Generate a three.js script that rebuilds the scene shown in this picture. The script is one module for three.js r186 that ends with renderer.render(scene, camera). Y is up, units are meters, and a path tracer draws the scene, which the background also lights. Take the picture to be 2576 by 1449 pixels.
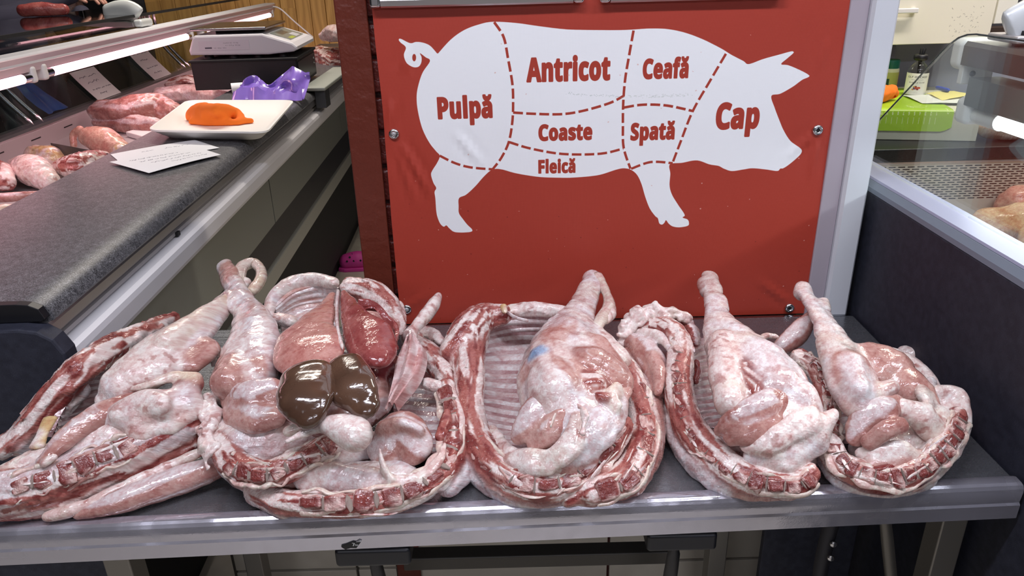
import * as THREE from 'three';
import { RoundedBoxGeometry } from 'three/addons/geometries/RoundedBoxGeometry.js';
import { mergeGeometries, mergeVertices, toCreasedNormals } from 'three/addons/utils/BufferGeometryUtils.js';
import { RectAreaLightUniformsLib } from 'three/addons/lights/RectAreaLightUniformsLib.js';

// ---------- camera, light, exposure ----------
const scene = new THREE.Scene();
const renderer = new THREE.WebGLRenderer({ antialias: true });
renderer.toneMapping = THREE.LinearToneMapping;
renderer.toneMappingExposure = 1.7;
renderer.shadowMap.enabled = true;
const camera = new THREE.PerspectiveCamera(2 * Math.atan(724.5 / 1880) * 180 / Math.PI, 2576 / 1449, 0.05, 60);
camera.position.set(0, 1.49, 0);
camera.rotation.order = 'YXZ';
camera.rotation.set(-23.7 * Math.PI / 180, 0, -1.5 * Math.PI / 180);
RectAreaLightUniformsLib.init();
scene.background = new THREE.Color(0x000000);
const LAMP = { power: 11, warm: 0xfff4e8, cool: 0xeef0ff };
// ceiling luminaires: [x, z, length along x, width along z, strength, colour]
const LUMINAIRES = [
  [-0.35, -0.4, 1.2, 0.12, 1.25, LAMP.cool], [1.25, -0.4, 1.2, 0.12, 1.2, LAMP.cool],
  [-1.2, 2.3, 1.2, 0.12, 1.3, LAMP.cool], [0.6, 2.3, 1.2, 0.12, 1.3, LAMP.cool],
  [-1.0, -3.3, 1.2, 0.12, 1.6, LAMP.warm], [1.6, -1.9, 1.2, 0.12, 1.5, LAMP.warm],
];

// ---------- helpers ----------
const PI = Math.PI, rad = (d) => d * PI / 180, lerp = (a, b, t) => a + (b - a) * t;
const clamp = (v, a = 0, b = 1) => Math.min(b, Math.max(a, v));
const sstep = (a, b, v) => { const t = clamp((v - a) / (b - a)); return t * t * (3 - 2 * t); };
function rng(seed) { let s = seed | 0; return () => { s = (s + 0x6d2b79f5) | 0; let t = Math.imul(s ^ (s >>> 15), 1 | s); t = (t + Math.imul(t ^ (t >>> 7), 61 | t)) ^ t; return ((t ^ (t >>> 14)) >>> 0) / 4294967296; }; }
const PERM = (() => { const r = rng(77), p = new Uint8Array(512), b = [...Array(256).keys()]; for (let i = 255; i > 0; i--) { const j = Math.floor(r() * (i + 1)); [b[i], b[j]] = [b[j], b[i]]; } for (let i = 0; i < 512; i++) p[i] = b[i & 255]; return p; })();
const RND = (() => { const r = rng(99), a = new Float32Array(256); for (let i = 0; i < 256; i++) a[i] = r() * 2 - 1; return a; })();
function noise(x, y, z) {           // value noise, -1 .. 1
  const xi = Math.floor(x), yi = Math.floor(y), zi = Math.floor(z);
  let u = x - xi, v = y - yi, w = z - zi; u = u * u * (3 - 2 * u); v = v * v * (3 - 2 * v); w = w * w * (3 - 2 * w);
  const X = xi & 255, Y = yi & 255, Z = zi & 255;
  const A = PERM[X] + Y, B = PERM[(X + 1) & 255] + Y, AA = PERM[A & 511] + Z, AB = PERM[(A + 1) & 511] + Z, BA = PERM[B & 511] + Z, BB = PERM[(B + 1) & 511] + Z;
  const h = (i) => RND[PERM[i & 511]];
  const a = h(AA), b = h(BA), c = h(AB), d = h(BB), e = h(AA + 1), f = h(BA + 1), g = h(AB + 1), k = h(BB + 1);
  const p = a + u * (b - a), q = c + u * (d - c), r = e + u * (f - e), s = g + u * (k - g);
  const m = p + v * (q - p), n = r + v * (s - r);
  return m + w * (n - m);
}
const fbm = (x, y, z, o = 3) => { let s = 0, a = 0.5; for (let i = 0; i < o; i++) { const p = x * 0.36 + y * 0.48 - z * 0.8, q = -x * 0.8 + y * 0.6, r = x * 0.48 + y * 0.64 + z * 0.6; s += a * noise(p, q, r); x = p * 2.03 + 7.1; y = q * 2.03 + 3.7; z = r * 2.03 + 1.3; a *= 0.5; } return s; };
const taken = {};
function numbered(n) { const k = taken[n] = (taken[n] ?? -1) + 1; return k ? n + '_' + String(k).padStart(3, '0') : n; }
function shade(o) { o.traverse((m) => { if (m.isMesh) { m.castShadow = true; m.receiveShadow = true; } }); return o; }
function thing(name, label, category, pos = [0, 0, 0], turn = 0, group) {
  const o = new THREE.Group(); o.name = numbered(name); o.position.set(...pos); o.rotation.y = turn;
  o.userData = { label, category }; if (group) o.userData.group = group;
  scene.add(o); return o;
}
function part(name, geo, mat, parent, label) {
  const m = new THREE.Mesh(geo, mat); m.name = name; m.castShadow = m.receiveShadow = true;
  if (label) m.userData.label = label;
  parent.add(m); return m;
}
function single(name, geo, mat, label, category, pos = [0, 0, 0], turn = 0, group) {
  const m = new THREE.Mesh(geo, mat); m.name = numbered(name); m.castShadow = m.receiveShadow = true;
  m.position.set(...pos); m.rotation.y = turn; m.userData = { label, category }; if (group) m.userData.group = group;
  scene.add(m); return m;
}
function struct(name, geo, mat, label, parent) {
  const m = new THREE.Mesh(geo, mat); m.name = name; m.castShadow = m.receiveShadow = true;
  if (!parent) m.userData = { kind: 'structure', label, category: name.split('_')[0] };
  (parent || scene).add(m); return m;
}
// uv in metres by the dominant direction of each face
function uvm(g0) {
  const g = g0.index ? g0.toNonIndexed() : g0, p = g.attributes.position, n = p.count, uv = new Float32Array(n * 2);
  if (!g.attributes.normal) g.computeVertexNormals();
  const nn = g.attributes.normal;
  for (let i = 0; i < n; i += 3) {
    let ax = 0, ay = 0, az = 0; for (let k = 0; k < 3; k++) { ax += nn.getX(i + k); ay += nn.getY(i + k); az += nn.getZ(i + k); }
    ax = Math.abs(ax); ay = Math.abs(ay); az = Math.abs(az);
    for (let k = 0; k < 3; k++) { const j = i + k, x = p.getX(j), y = p.getY(j), z = p.getZ(j);
      const [u, v] = ay >= ax && ay >= az ? [x, -z] : ax >= az ? [z, y] : [x, y]; uv[j * 2] = u; uv[j * 2 + 1] = v; }
  }
  g.setAttribute('uv', new THREE.BufferAttribute(uv, 2)); return g;
}
function box(x0, x1, y0, y1, z0, z1, r = 0, seg = 2) {
  const w = x1 - x0, h = y1 - y0, d = z1 - z0;
  const g = r ? new RoundedBoxGeometry(w, h, d, seg, r) : new THREE.BoxGeometry(w, h, d);
  g.translate((x0 + x1) / 2, (y0 + y1) / 2, (z0 + z1) / 2); return uvm(g);
}
function prism(pts, z0, z1, bevel = 0) {     // outline in x,y extruded along z
  const s = new THREE.Shape(pts.map((p) => new THREE.Vector2(p[0], p[1])));
  const g = new THREE.ExtrudeGeometry(s, { depth: z1 - z0 - 2 * bevel, bevelEnabled: bevel > 0, bevelThickness: bevel, bevelSize: bevel, bevelOffset: -bevel, bevelSegments: 2, curveSegments: 8 });
  g.translate(0, 0, z0 + bevel); return uvm(g);
}
function slab(pts, y0, y1, bevel = 0) {      // outline in x,z extruded along y
  const g = prism(pts.map((p) => [p[0], -p[1]]), y0, y1, bevel); g.rotateX(-PI / 2); return uvm(g);
}
function tube(pts, r, seg = 24, rs = 8, closed = false) {
  const c = new THREE.CatmullRomCurve3(pts.map((p) => new THREE.Vector3(p[0], p[1], p[2])), closed, 'centripetal');
  return new THREE.TubeGeometry(c, seg, r, rs, closed);
}
// swept tube with a radius per point and closed round ends
function limb(pts, seg = 30, rs = 10, flat = 1) {
  const c = new THREE.CatmullRomCurve3(pts.map((p) => new THREE.Vector3(p[0], p[1], p[2])), false, 'centripetal');
  const fr = c.computeFrenetFrames(seg, false), pos = [], uv = [], idx = [];
  for (let i = 0; i <= seg; i++) {
    const t = i / seg, P = c.getPoint(t), k = t * (pts.length - 1), a = Math.min(pts.length - 2, Math.floor(k)), r = lerp(pts[a][3], pts[a + 1][3], k - a);
    const cap = Math.min(1, Math.sqrt(1 - Math.pow(Math.max(0, 1 - Math.min(t, 1 - t) * seg / 2), 2)) + 0.02);
    for (let j = 0; j <= rs; j++) { const q = j / rs * 2 * PI, N = fr.normals[i], B = fr.binormals[i], x = Math.cos(q) * r * cap, y = Math.sin(q) * r * cap * flat;
      pos.push(P.x + N.x * x + B.x * y, P.y + N.y * x + B.y * y, P.z + N.z * x + B.z * y); uv.push(j / rs * 0.05, t * seg * 0.005); }
  }
  for (let i = 0; i < seg; i++) for (let j = 0; j < rs; j++) { const a = i * (rs + 1) + j, b = a + rs + 1; idx.push(a, a + 1, b, b, a + 1, b + 1); }
  const g = new THREE.BufferGeometry(); g.setAttribute('position', new THREE.Float32BufferAttribute(pos, 3)); g.setAttribute('uv', new THREE.Float32BufferAttribute(uv, 2)); g.setIndex(idx); g.computeVertexNormals(); return g;
}
function lathe(pts, seg = 32) { return new THREE.LatheGeometry(pts.map((p) => new THREE.Vector2(p[0], p[1])), seg); }
function merge(a) { return mergeGeometries(a.map((g) => { const q = g.index ? g.toNonIndexed() : g; for (const k of Object.keys(q.attributes)) if (!['position', 'normal', 'uv'].includes(k)) q.deleteAttribute(k); return q; })); }
function sheet(nu, nv, fn) {                  // fn(u,v) -> [x,y,z], single surface
  const pos = [], uv = [], idx = [];
  for (let j = 0; j <= nv; j++) for (let i = 0; i <= nu; i++) { const p = fn(i / nu, j / nv); pos.push(p[0], p[1], p[2]); uv.push(i / nu, j / nv); }
  for (let j = 0; j < nv; j++) for (let i = 0; i < nu; i++) { const a = j * (nu + 1) + i, b = a + nu + 1; idx.push(a, a + 1, b, b, a + 1, b + 1); }
  const g = new THREE.BufferGeometry(); g.setAttribute('position', new THREE.Float32BufferAttribute(pos, 3)); g.setAttribute('uv', new THREE.Float32BufferAttribute(uv, 2)); g.setIndex(idx); g.computeVertexNormals(); return g;
}
function thick(nu, nv, fn, th) {              // sheet with thickness th (metres), closed rim
  const a = sheet(nu, nv, fn), n = a.attributes.normal, p = a.attributes.position, N = p.count, pos = [...p.array], uv = [...a.attributes.uv.array, ...a.attributes.uv.array], idx = [...a.index.array];
  for (let i = 0; i < N; i++) pos.push(p.getX(i) - n.getX(i) * th, p.getY(i) - n.getY(i) * th, p.getZ(i) - n.getZ(i) * th);
  const M = idx.length; for (let i = 0; i < M; i += 3) idx.push(idx[i] + N, idx[i + 2] + N, idx[i + 1] + N);
  const W = nu + 1, ring = []; for (let i = 0; i < nu; i++) ring.push(i); for (let j = 0; j < nv; j++) ring.push(j * W + nu); for (let i = nu; i > 0; i--) ring.push(nv * W + i); for (let j = nv; j > 0; j--) ring.push(j * W);
  for (let k = 0; k < ring.length; k++) { const q = ring[k], r = ring[(k + 1) % ring.length]; idx.push(q, q + N, r, r, q + N, r + N); }
  const g = new THREE.BufferGeometry(); g.setAttribute('position', new THREE.Float32BufferAttribute(pos, 3)); g.setAttribute('uv', new THREE.Float32BufferAttribute(uv, 2)); g.setIndex(idx);
  const c = toCreasedNormals(g, 0.9); return c;
}
// ---------- textures ----------
function dataTex(w, h, fn, srgb, sizeU, sizeV) {
  const d = new Uint8Array(w * h * 4);
  for (let j = 0; j < h; j++) for (let i = 0; i < w; i++) { const c = fn(i / w, j / h, i, j), k = (j * w + i) * 4; d[k] = c[0]; d[k + 1] = c[1]; d[k + 2] = c[2]; d[k + 3] = 255; }
  const t = new THREE.DataTexture(d, w, h); t.wrapS = t.wrapT = THREE.RepeatWrapping; t.magFilter = THREE.LinearFilter; t.minFilter = THREE.LinearMipmapLinearFilter;
  if (srgb) t.colorSpace = THREE.SRGBColorSpace; t.repeat.set(1 / sizeU, 1 / (sizeV ?? sizeU)); t.needsUpdate = true; return t;
}
function canvasTex(w, h, draw, srgb = true) {
  const c = document.createElement('canvas'); c.width = w; c.height = h; draw(c.getContext('2d'), w, h);
  const t = new THREE.CanvasTexture(c); if (srgb) t.colorSpace = THREE.SRGBColorSpace; t.magFilter = THREE.LinearFilter; return t;
}
// tiling noise on the unit square
const tn = (u, v, f, s = 0) => { const n = Math.max(2, Math.round(f)), x = u * n, y = v * n, i = Math.floor(x), j = Math.floor(y); let p = x - i, q = y - j; p = p * p * (3 - 2 * p); q = q * q * (3 - 2 * q); const h = (a, b) => RND[PERM[(PERM[(a % n) & 255] + ((b % n) & 255) + Math.round(s * 37) + (Math.floor((a % n) / 256) + Math.floor((b % n) / 256)) * 53) & 511]]; return lerp(lerp(h(i, j), h(i + 1, j), p), lerp(h(i, j + 1), h(i + 1, j + 1), p), q); };
const g3 = (v) => { const q = clamp(v, 0, 255); return [q, q, q]; };
const mat = (color, roughness = 0.5, metalness = 0, extra = {}) => new THREE.MeshStandardMaterial({ color, roughness, metalness, ...extra });
const pmat = (color, roughness, extra = {}) => new THREE.MeshPhysicalMaterial({ color, roughness, ...extra });
const rT = rng(5);
const T = {
  granite: dataTex(512, 512, (u, v, i, j) => { const n = rT(), m = tn(u, v, 60, 2), b = 84 + m * 14 + (n > 0.82 ? 50 : n > 0.6 ? 16 : n < 0.22 ? -40 : 0); return [b, b, b + 3]; }, true, 0.5),
  brushed: dataTex(512, 512, (u, v) => g3(128 + 70 * tn(u * 1, v, 260, 3) * 0.6 + 50 * noise(u * 6, v * 420, 2) + 22 * tn(u, v, 12, 9)), false, 0.4, 0.25),
  scuff: dataTex(512, 512, (u, v) => g3(120 + 60 * tn(u, v, 10, 1) + 50 * tn(u, v, 50, 4)), false, 0.6),
  speck: dataTex(512, 512, (u, v) => { const n = rT(), m = tn(u, v, 40, 6) * 7; return n > 0.985 ? [62, 64, 74] : n < 0.02 ? [18, 19, 26] : [37 + m, 39 + m, 52 + m]; }, true, 0.35),
  weave: dataTex(256, 256, (u, v) => g3(128 + 60 * Math.sin(u * 2 * PI * 40) * 0.6 + 60 * Math.sin(v * 2 * PI * 40) * 0.6), false, 0.06),
  lumpy: dataTex(512, 512, (u, v) => g3(128 + 90 * tn(u, v, 14, 1) + 40 * tn(u, v, 40, 3) + 20 * tn(u, v, 90, 8)), false, 0.2),
  wood: dataTex(256, 512, (u, v) => { const w = noise(u * 5, v * 1.2, 3) * 0.5, r = Math.sin((u * 9 + w * 3 + noise(u * 3, v * 2.2, 8) * 1.3) * 6), f = noise(u * 160, v * 6, 1) * 9; const k = r * 12 + f; return [205 + k, 158 + k * 0.95, 90 + k * 0.7]; }, true, 0.3, 1.2),
  tile: dataTex(256, 256, (u, v) => { const k = tn(u, v, 20, 2) * 5 + tn(u, v, 4, 7) * 6; return [196 + k, 188 + k, 172 + k]; }, true, 0.6),
};
const M = {
  steel: mat(0x9b9ca0, 0.36, 1, { roughnessMap: T.brushed, bumpMap: T.brushed, bumpScale: 0.0002 }),
  steelDark: mat(0x6d6e74, 0.34, 1, { bumpMap: T.brushed, bumpScale: 0.00015 }),
  alu: mat(0xc9c7c9, 0.32, 0.9),
  aluMatte: mat(0xb9b6b6, 0.5, 0.55),
  chrome: mat(0xd8d8da, 0.16, 1),
  granite: mat(0xffffff, 0.42, 0, { map: T.granite }),
  navy: mat(0xffffff, 0.62, 0, { map: T.speck, bumpMap: T.lumpy, bumpScale: 0.0003 }),
  black: mat(0x17171b, 0.42), blackMatte: mat(0x121216, 0.7),
  whitePaint: mat(0xdad9dc, 0.42), lilac: mat(0xd2d1de, 0.4), cream: mat(0xe9e4d2, 0.5),
  brickPaint: mat(0x5e1d16, 0.38, 0, { bumpMap: T.lumpy, bumpScale: 0.003 }),
  mortar: mat(0x431511, 0.6, 0, { bumpMap: T.lumpy, bumpScale: 0.003 }),
  brownPaint: mat(0x642a1d, 0.34, 0, { bumpMap: T.lumpy, bumpScale: 0.0012 }),
  wood: mat(0xffffff, 0.5, 0, { map: T.wood }),
  tile: mat(0xffffff, 0.3, 0, { map: T.tile }), grout: mat(0x4b453c, 0.9),
  hallWall: mat(0x8f8a86, 0.8), darkHall: mat(0x3a3a3f, 0.8), ceiling: mat(0xd8d6d0, 0.85),
  glass: pmat(0xf2f7f4, 0.02, { transmission: 1, thickness: 0, ior: 1.5 }),
  smoked: pmat(0x8d9494, 0.04, { transmission: 1, thickness: 0, ior: 1.5 }),
  glassEdge: mat(0x1f2a2a, 0.15), rubber: mat(0x0e0e10, 0.6),
  paper: mat(0xeef0f2, 0.75), plasticWhite: mat(0xe8e6e4, 0.35), foam: mat(0xfbfaf5, 0.55),
};

// ---------- room shell ----------
const roomX0 = -4.6, roomX1 = 4.2, roomZ0 = -6.2, roomZ1 = 3.4, roomH = 2.9;
const floor = struct('floor', box(roomX0 - 0.1, roomX1 + 0.1, -0.12, -0.012, roomZ0 - 0.1, roomZ1 + 0.1), M.grout, 'pale beige tiled market floor');
{ const tw = 0.6, geo = box(-tw / 2 + 0.003, tw / 2 - 0.003, -0.012, 0, -tw / 2 + 0.003, tw / 2 - 0.003, 0.0015, 1);
  for (let i = 0; i < 8; i++) for (let j = 0; j < 14; j++) { const m = part('tile', geo, M.tile, floor); m.position.set(-2.83 + i * tw, 0, 0.7 - j * tw * 0.8 - j * tw * 0.2); } }
struct('ceiling', box(roomX0 - 0.1, roomX1 + 0.1, roomH, roomH + 0.1, roomZ0 - 0.1, roomZ1 + 0.1), M.ceiling, 'off-white ceiling of the market hall');
struct('wall_left', box(roomX0 - 0.1, roomX0, 0, roomH, roomZ0, roomZ1), M.darkHall, 'dark grey hall wall beyond the counter');
struct('wall_right', box(roomX1, roomX1 + 0.1, 0, roomH, roomZ0, roomZ1), M.hallWall, 'grey hall wall on the side of the white cabinet');
struct('wall_front', box(roomX0, roomX1, 0, roomH, roomZ1, roomZ1 + 0.1), M.hallWall, 'grey hall wall facing the meat table');
const wallRear = struct('wall_rear', box(roomX0, roomX1, 0, roomH, roomZ0 - 0.1, roomZ0), M.darkHall, 'dark wall at the far end of the hall');
// luminaires: a white housing, a glowing diffuser and an area light of the same size
LUMINAIRES.forEach(([x, z, w, d, s, c], i) => {
  const t = thing('ceiling_light', 'long white ceiling light with a glowing diffuser', 'ceiling light', [x, roomH - 0.24, z], 0, 'ceiling lights of the market hall');
  part('housing', box(-w / 2 - 0.02, w / 2 + 0.02, 0.004, 0.06, -d / 2 - 0.02, d / 2 + 0.02, 0.006), M.whitePaint, t);
  for (const sx of [-1, 1]) part('hanger', box(sx * w * 0.4 - 0.004, sx * w * 0.4 + 0.004, 0.06, 0.24, -0.004, 0.004), M.alu, t);
  part('diffuser', box(-w / 2, w / 2, -0.004, 0.006, -d / 2, d / 2), mat(0xffffff, 0.5, 0, { emissive: c, emissiveIntensity: 4 }), t);
  const L = new THREE.RectAreaLight(c, LAMP.power * s * 2.2, w, d); L.position.set(0, -0.012, 0); L.rotation.x = -PI / 2; t.add(L);
});

// ---------- pier behind the meat table: brick core, painted bricks, steel angle, wall tiles ----------
const pier = struct('wall_back', box(-0.262, 0.61, 0, roomH, -1.74, -1.446), M.mortar, 'brown-red painted brick pier behind the pig banner');
{ const r = rng(31), tops = [1.395, 1.33, 1.26, 1.19, 1.123, 1.05, 0.975, 0.916];
  const ys = [1.462, ...tops, 0.845, 0.775];
  for (let i = 0; i < ys.length - 1; i++) {
    const y1 = ys[i] - 0.005, y0 = ys[i + 1] + 0.005, len = i % 2 ? 0.115 : 0.235, px = r() * 0.004;
    for (let x = -0.258, k = 0; k < 2; k++) { const L = k ? 0.235 : len, g = new RoundedBoxGeometry(L, y1 - y0, 0.1, 3, 0.007), p = g.attributes.position;
      for (let q = 0; q < p.count; q++) { const a = p.getX(q), b = p.getY(q), c = p.getZ(q), n = fbm(a * 40 + i * 9 + k * 5, b * 40, c * 40 + i, 3) * 0.006; p.setXYZ(q, a + n * 0.5, b + n, c + n); }
      g.computeVertexNormals(); const m = part('brick', uvm(g), M.brickPaint, pier); m.position.set(x + L / 2, (y0 + y1) / 2, -1.49 + px); x += L + 0.011; }
  }
  const cols = [-1.056, -0.406, 0.223, 0.607], rows = [0, 0.098, 0.412, 0.726];
  for (let a = 0; a < 3; a++) for (let b = 0; b < 3; b++) if (a > 0) { const x0 = Math.max(cols[a], -0.262) + 0.003, x1 = cols[a + 1] - 0.003; part('wall_tile', box(x0, x1, rows[b] + (b ? 0.008 : 0), rows[b + 1], -1.446, -1.436, 0.002, 1), M.tile, pier); }
  const lt = thing('tiled_plinth', 'beige tiled low plinth beside the brick pier under the table', 'plinth');
  part('core', box(-0.72, -0.308, 0, 0.42, -1.6, -1.447), M.grout, lt);
  for (let b = 0; b < 2; b++) part('wall_tile', box(-0.409 - 0.3, -0.409, rows[b] + (b ? 0.008 : 0), rows[b + 1], -1.447, -1.436, 0.002, 1), M.tile, lt), part('wall_tile', box(-0.403, -0.308, rows[b] + (b ? 0.008 : 0), rows[b + 1], -1.447, -1.436, 0.002, 1), M.tile, lt);
}
{ const t = thing('steel_corner_angle', 'brown painted steel angle along the edge of the brick pier', 'corner guard');
  part('front_flange', box(-0.304, -0.246, 0, 2.4, -1.434, -1.422, 0.003), M.brownPaint, t);
  part('side_flange', box(-0.304, -0.292, 0, 2.4, -1.7, -1.434, 0.003), M.brownPaint, t);
}
{ const t = thing('corner_post', 'white aluminium corner post between the banner and the right display case', 'post');
  part('trim_strip', box(0.616, 0.652, 0.0, 2.4, -1.432, -1.416, 0.003), mat(0xbfb4bd, 0.4, 0.3), t);
  part('column', prism([[0.652, -1.43], [0.652, -1.41], [0.657, -1.404], [0.696, -1.404], [0.701, -1.41], [0.701, -1.5], [0.652, -1.5]].map(([x, z]) => [x, -z]), 0, 2.4).rotateX(-PI / 2).scale(1, 1, 1), mat(0xdadde2, 0.38, 0.1), t);
}
// ---------- banner ----------
const BAN = { x0: -0.236, x1: 0.618, y0: 0.79, y1: 1.5 };
{ const W = 2048, S = W / (BAN.x1 - BAN.x0), Hc = Math.round((BAN.y1 - BAN.y0) * S);
  const pig = [[-.1256,1.3372],[-.1369,1.3505],[-.1494,1.3563],[-.1621,1.358],[-.173,1.3562],[-.1895,1.3641],[-.1932,1.3622],[-.1901,1.3573],[-.1815,1.3489],[-.1861,1.3359],[-.1822,1.3219],[-.1713,1.314],[-.1611,1.3144],[-.1555,1.3213],[-.1541,1.331],[-.1564,1.338],[-.1469,1.3308],[-.1394,1.3237],[-.1547,1.303],[-.1653,1.277],[-.1691,1.2562],[-.168,1.2313],[-.1621,1.2008],[-.1511,1.1749],[-.1394,1.1578],[-.1324,1.1483],[-.1378,1.1353],[-.1488,1.1193],[-.1517,1.1107],[-.1482,1.0948],[-.1434,1.0843],[-.1471,1.0764],[-.1464,1.0627],[-.1464,1.0391],[-.1449,1.0251],[-.1403,1.0109],[-.1336,1.004],[-.128,1.0064],[-.1228,1.0004],[-.1137,.9926],[-.098,.9905],[-.0796,.9916],[-.077,.9966],[-.086,1.0069],[-.0941,1.0187],[-.1014,1.0313],[-.1014,1.0452],[-.0997,1.0622],[-.0854,1.0691],[-.0668,1.0854],[-.0482,1.1055],[-.0324,1.1177],[-.0148,1.118],[.0134,1.1094],[.0579,1.1011],[.1018,1.0984],[.1303,1.0984],[.1742,1.1019],[.2093,1.112],[.2245,1.114],[.2377,1.1105],[.2497,1.0999],[.259,1.0814],[.2672,1.0563],[.277,1.0324],[.2889,1.0156],[.2947,1.0105],[.2984,.9996],[.3041,.9969],[.3087,1.001],[.3115,1.0059],[.3175,.9982],[.3266,.9921],[.3403,.9901],[.3559,.993],[.3578,.9996],[.3542,1.0064],[.3444,1.0108],[.348,1.0165],[.3331,1.0382],[.3201,1.0589],[.3143,1.0775],[.3144,1.1005],[.3125,1.1194],[.336,1.1219],[.3641,1.1259],[.3892,1.1174],[.4072,1.1138],[.4185,1.108],[.4343,1.1029],[.4564,1.1054],[.4739,1.1073],[.5004,1.1042],[.5231,1.1005],[.5287,1.105],[.5348,1.1057],[.5475,1.1147],[.5632,1.1299],[.5666,1.1383],[.5611,1.1454],[.5419,1.1589],[.5265,1.179],[.5149,1.2003],[.5041,1.222],[.4948,1.2449],[.5113,1.2488],[.5333,1.2613],[.5487,1.273],[.5598,1.2778],[.5592,1.282],[.5419,1.291],[.5196,1.3],[.5062,1.3024],[.5159,1.312],[.5257,1.3208],[.526,1.3236],[.5209,1.3244],[.5005,1.3194],[.4724,1.3124],[.4464,1.304],[.4357,1.3098],[.4136,1.3208],[.3922,1.3332],[.3578,1.3498],[.3239,1.3622],[.2907,1.3691],[.2578,1.3706],[.2251,1.3694],[.1887,1.3696],[.1274,1.3718],[.101,1.3739],[.0605,1.3796],[.0194,1.386],[-.0209,1.389],[-.0451,1.3856],[-.074,1.3762],[-.0998,1.3599],[-.1234,1.3371]];
  const dashes = [[[-.0195,1.3883],[-.0032,1.3622],[.0037,1.3249],[.0105,1.2804],[.0112,1.2472],[.0089,1.2097],[.0011,1.1708],[-.0141,1.1406],[-.0316,1.1185]], [[-.1324,1.1483],[-.1036,1.1329],[-.0735,1.1235],[-.0316,1.1185]], [[.0108,1.2267],[.0471,1.2235],[.1015,1.2214],[.1438,1.2269],[.1917,1.2396],[.2187,1.2527]], [[.0019,1.1708],[.0387,1.1584],[.0918,1.147],[.1374,1.1435],[.1831,1.1446],[.2208,1.1528]], [[.2315,1.3679],[.2254,1.3256],[.2197,1.2836],[.2176,1.2404],[.2185,1.1961],[.2215,1.1543],[.2361,1.1129]], [[.2195,1.2308],[.2549,1.2351],[.2996,1.2324],[.3494,1.2209]], [[.4025,1.3232],[.3776,1.276],[.3494,1.2209],[.3302,1.1629],[.317,1.1209]], [[.2376,1.1128],[.2754,1.1251],[.3177,1.1216]]];
  const words = [['Pulpă', ...[[-.1346,1.2209],[-.0252,1.218]]], ['Antricot', ...[[.037,1.2854],[.1927,1.2814]]], ['Ceafă', ...[[.2497,1.2842],[.3383,1.282]]], ['Coaste', ...[[.0563,1.1739],[.162,1.1712]]], ['Spată', ...[[.2323,1.1701],[.32,1.1685]]], ['Cap', ...[[.3916,1.1885],[.4791,1.1855]]], ['Fleică', ...[[.0549,1.1099],[.131,1.1078]]]];
  const caps = [0.036, 0.0385, 0.032, 0.0275, 0.029, 0.044, 0.0235];
  const X = (x) => (x - BAN.x0) * S, Y = (y) => (BAN.y1 - y) * S, RED = '#ab3b2b';
  const smooth = (c, q) => { c.moveTo(X(q[0][0]), Y(q[0][1])); const v = new THREE.SplineCurve(q.map((p) => new THREE.Vector2(X(p[0]), Y(p[1])))); for (const p of v.getPoints(q.length * 6)) c.lineTo(p.x, p.y); };
  const print = canvasTex(W, Hc, (c) => {
    c.fillStyle = RED; c.fillRect(0, 0, W, Hc);
    c.fillStyle = '#f5f7f8'; c.beginPath(); smooth(c, pig); c.closePath(); c.fill();
    const h = [[-.1678,1.3306]]; c.fillStyle = RED; c.beginPath(); c.ellipse(X(h[0][0]), Y(h[0][1]), 0.0035 * S, 0.0065 * S, 0.1, 0, 7); c.fill();
    c.strokeStyle = RED; c.lineWidth = 0.0047 * S; c.setLineDash([0.0185 * S, 0.0062 * S]);
    for (const d of dashes) { c.beginPath(); smooth(c, d); c.stroke(); }
    c.setLineDash([]); c.fillStyle = RED; c.strokeStyle = RED; c.lineJoin = 'round';
    words.forEach(([w, a, b], i) => { c.save(); c.translate(X(a[0]), Y((a[1] + b[1]) / 2)); const fs = caps[i] * 1.04 * S / 0.714; c.font = 'bold ' + fs.toFixed(1) + 'px sans-serif'; c.lineWidth = fs * 0.078;
      const m = c.measureText(w).width, sx = (X(b[0]) - X(a[0])) / (m + fs * 0.06); c.scale(sx, 1); c.fillText(w, fs * 0.03, 0); c.strokeText(w, fs * 0.03, 0); c.restore(); });
    // wiped-off pen marks under the word Antricot and along the middle
    const r = rng(8), s = [[.1102,1.2591],[.2099,1.2508],[.3469,1.2444]]; c.strokeStyle = 'rgba(176,190,180,0.55)'; c.lineWidth = 2.4;
    for (let i = 0; i < 46; i++) { const t = i / 46, x = lerp(X(s[0][0]), X(s[1][0]), t) + r() * 8, y = lerp(Y(s[0][1]), Y(s[1][1]), t) + (r() - 0.5) * 9; c.beginPath(); c.moveTo(x, y); c.lineTo(x + (r() - 0.3) * 12, y + (r() - 0.5) * 10); c.stroke(); }
    c.strokeStyle = 'rgba(196,204,196,0.5)'; for (let i = 0; i < 60; i++) { const x = lerp(X(s[1][0]), X(s[2][0]), r()), y = Y(s[1][1]) + (r() - 0.5) * 16; c.beginPath(); c.moveTo(x, y); c.lineTo(x + r() * 14, y + (r() - 0.5) * 5); c.stroke(); }
    // splash specks on the vinyl
    for (let i = 0; i < 90; i++) { const q = r() < 0.6; c.fillStyle = q ? 'rgba(225,180,170,0.75)' : 'rgba(110,25,20,0.6)'; const x = r() * W, y = Hc * (q ? 0.2 + 0.8 * r() : 0.62 + 0.38 * r()); c.beginPath(); c.ellipse(x, y, 1 + r() * 2.4, 1 + r() * 3, r() * 3, 0, 7); c.fill(); }
  });
  print.anisotropy = 4;
  const vinyl = mat(0xffffff, 0.48, 0, { map: print });
  const wv = T.weave.clone(); wv.repeat.set((BAN.x1 - BAN.x0) / 0.06, (BAN.y1 - BAN.y0) / 0.06); vinyl.bumpMap = wv; vinyl.bumpScale = 0.00012;
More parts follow.
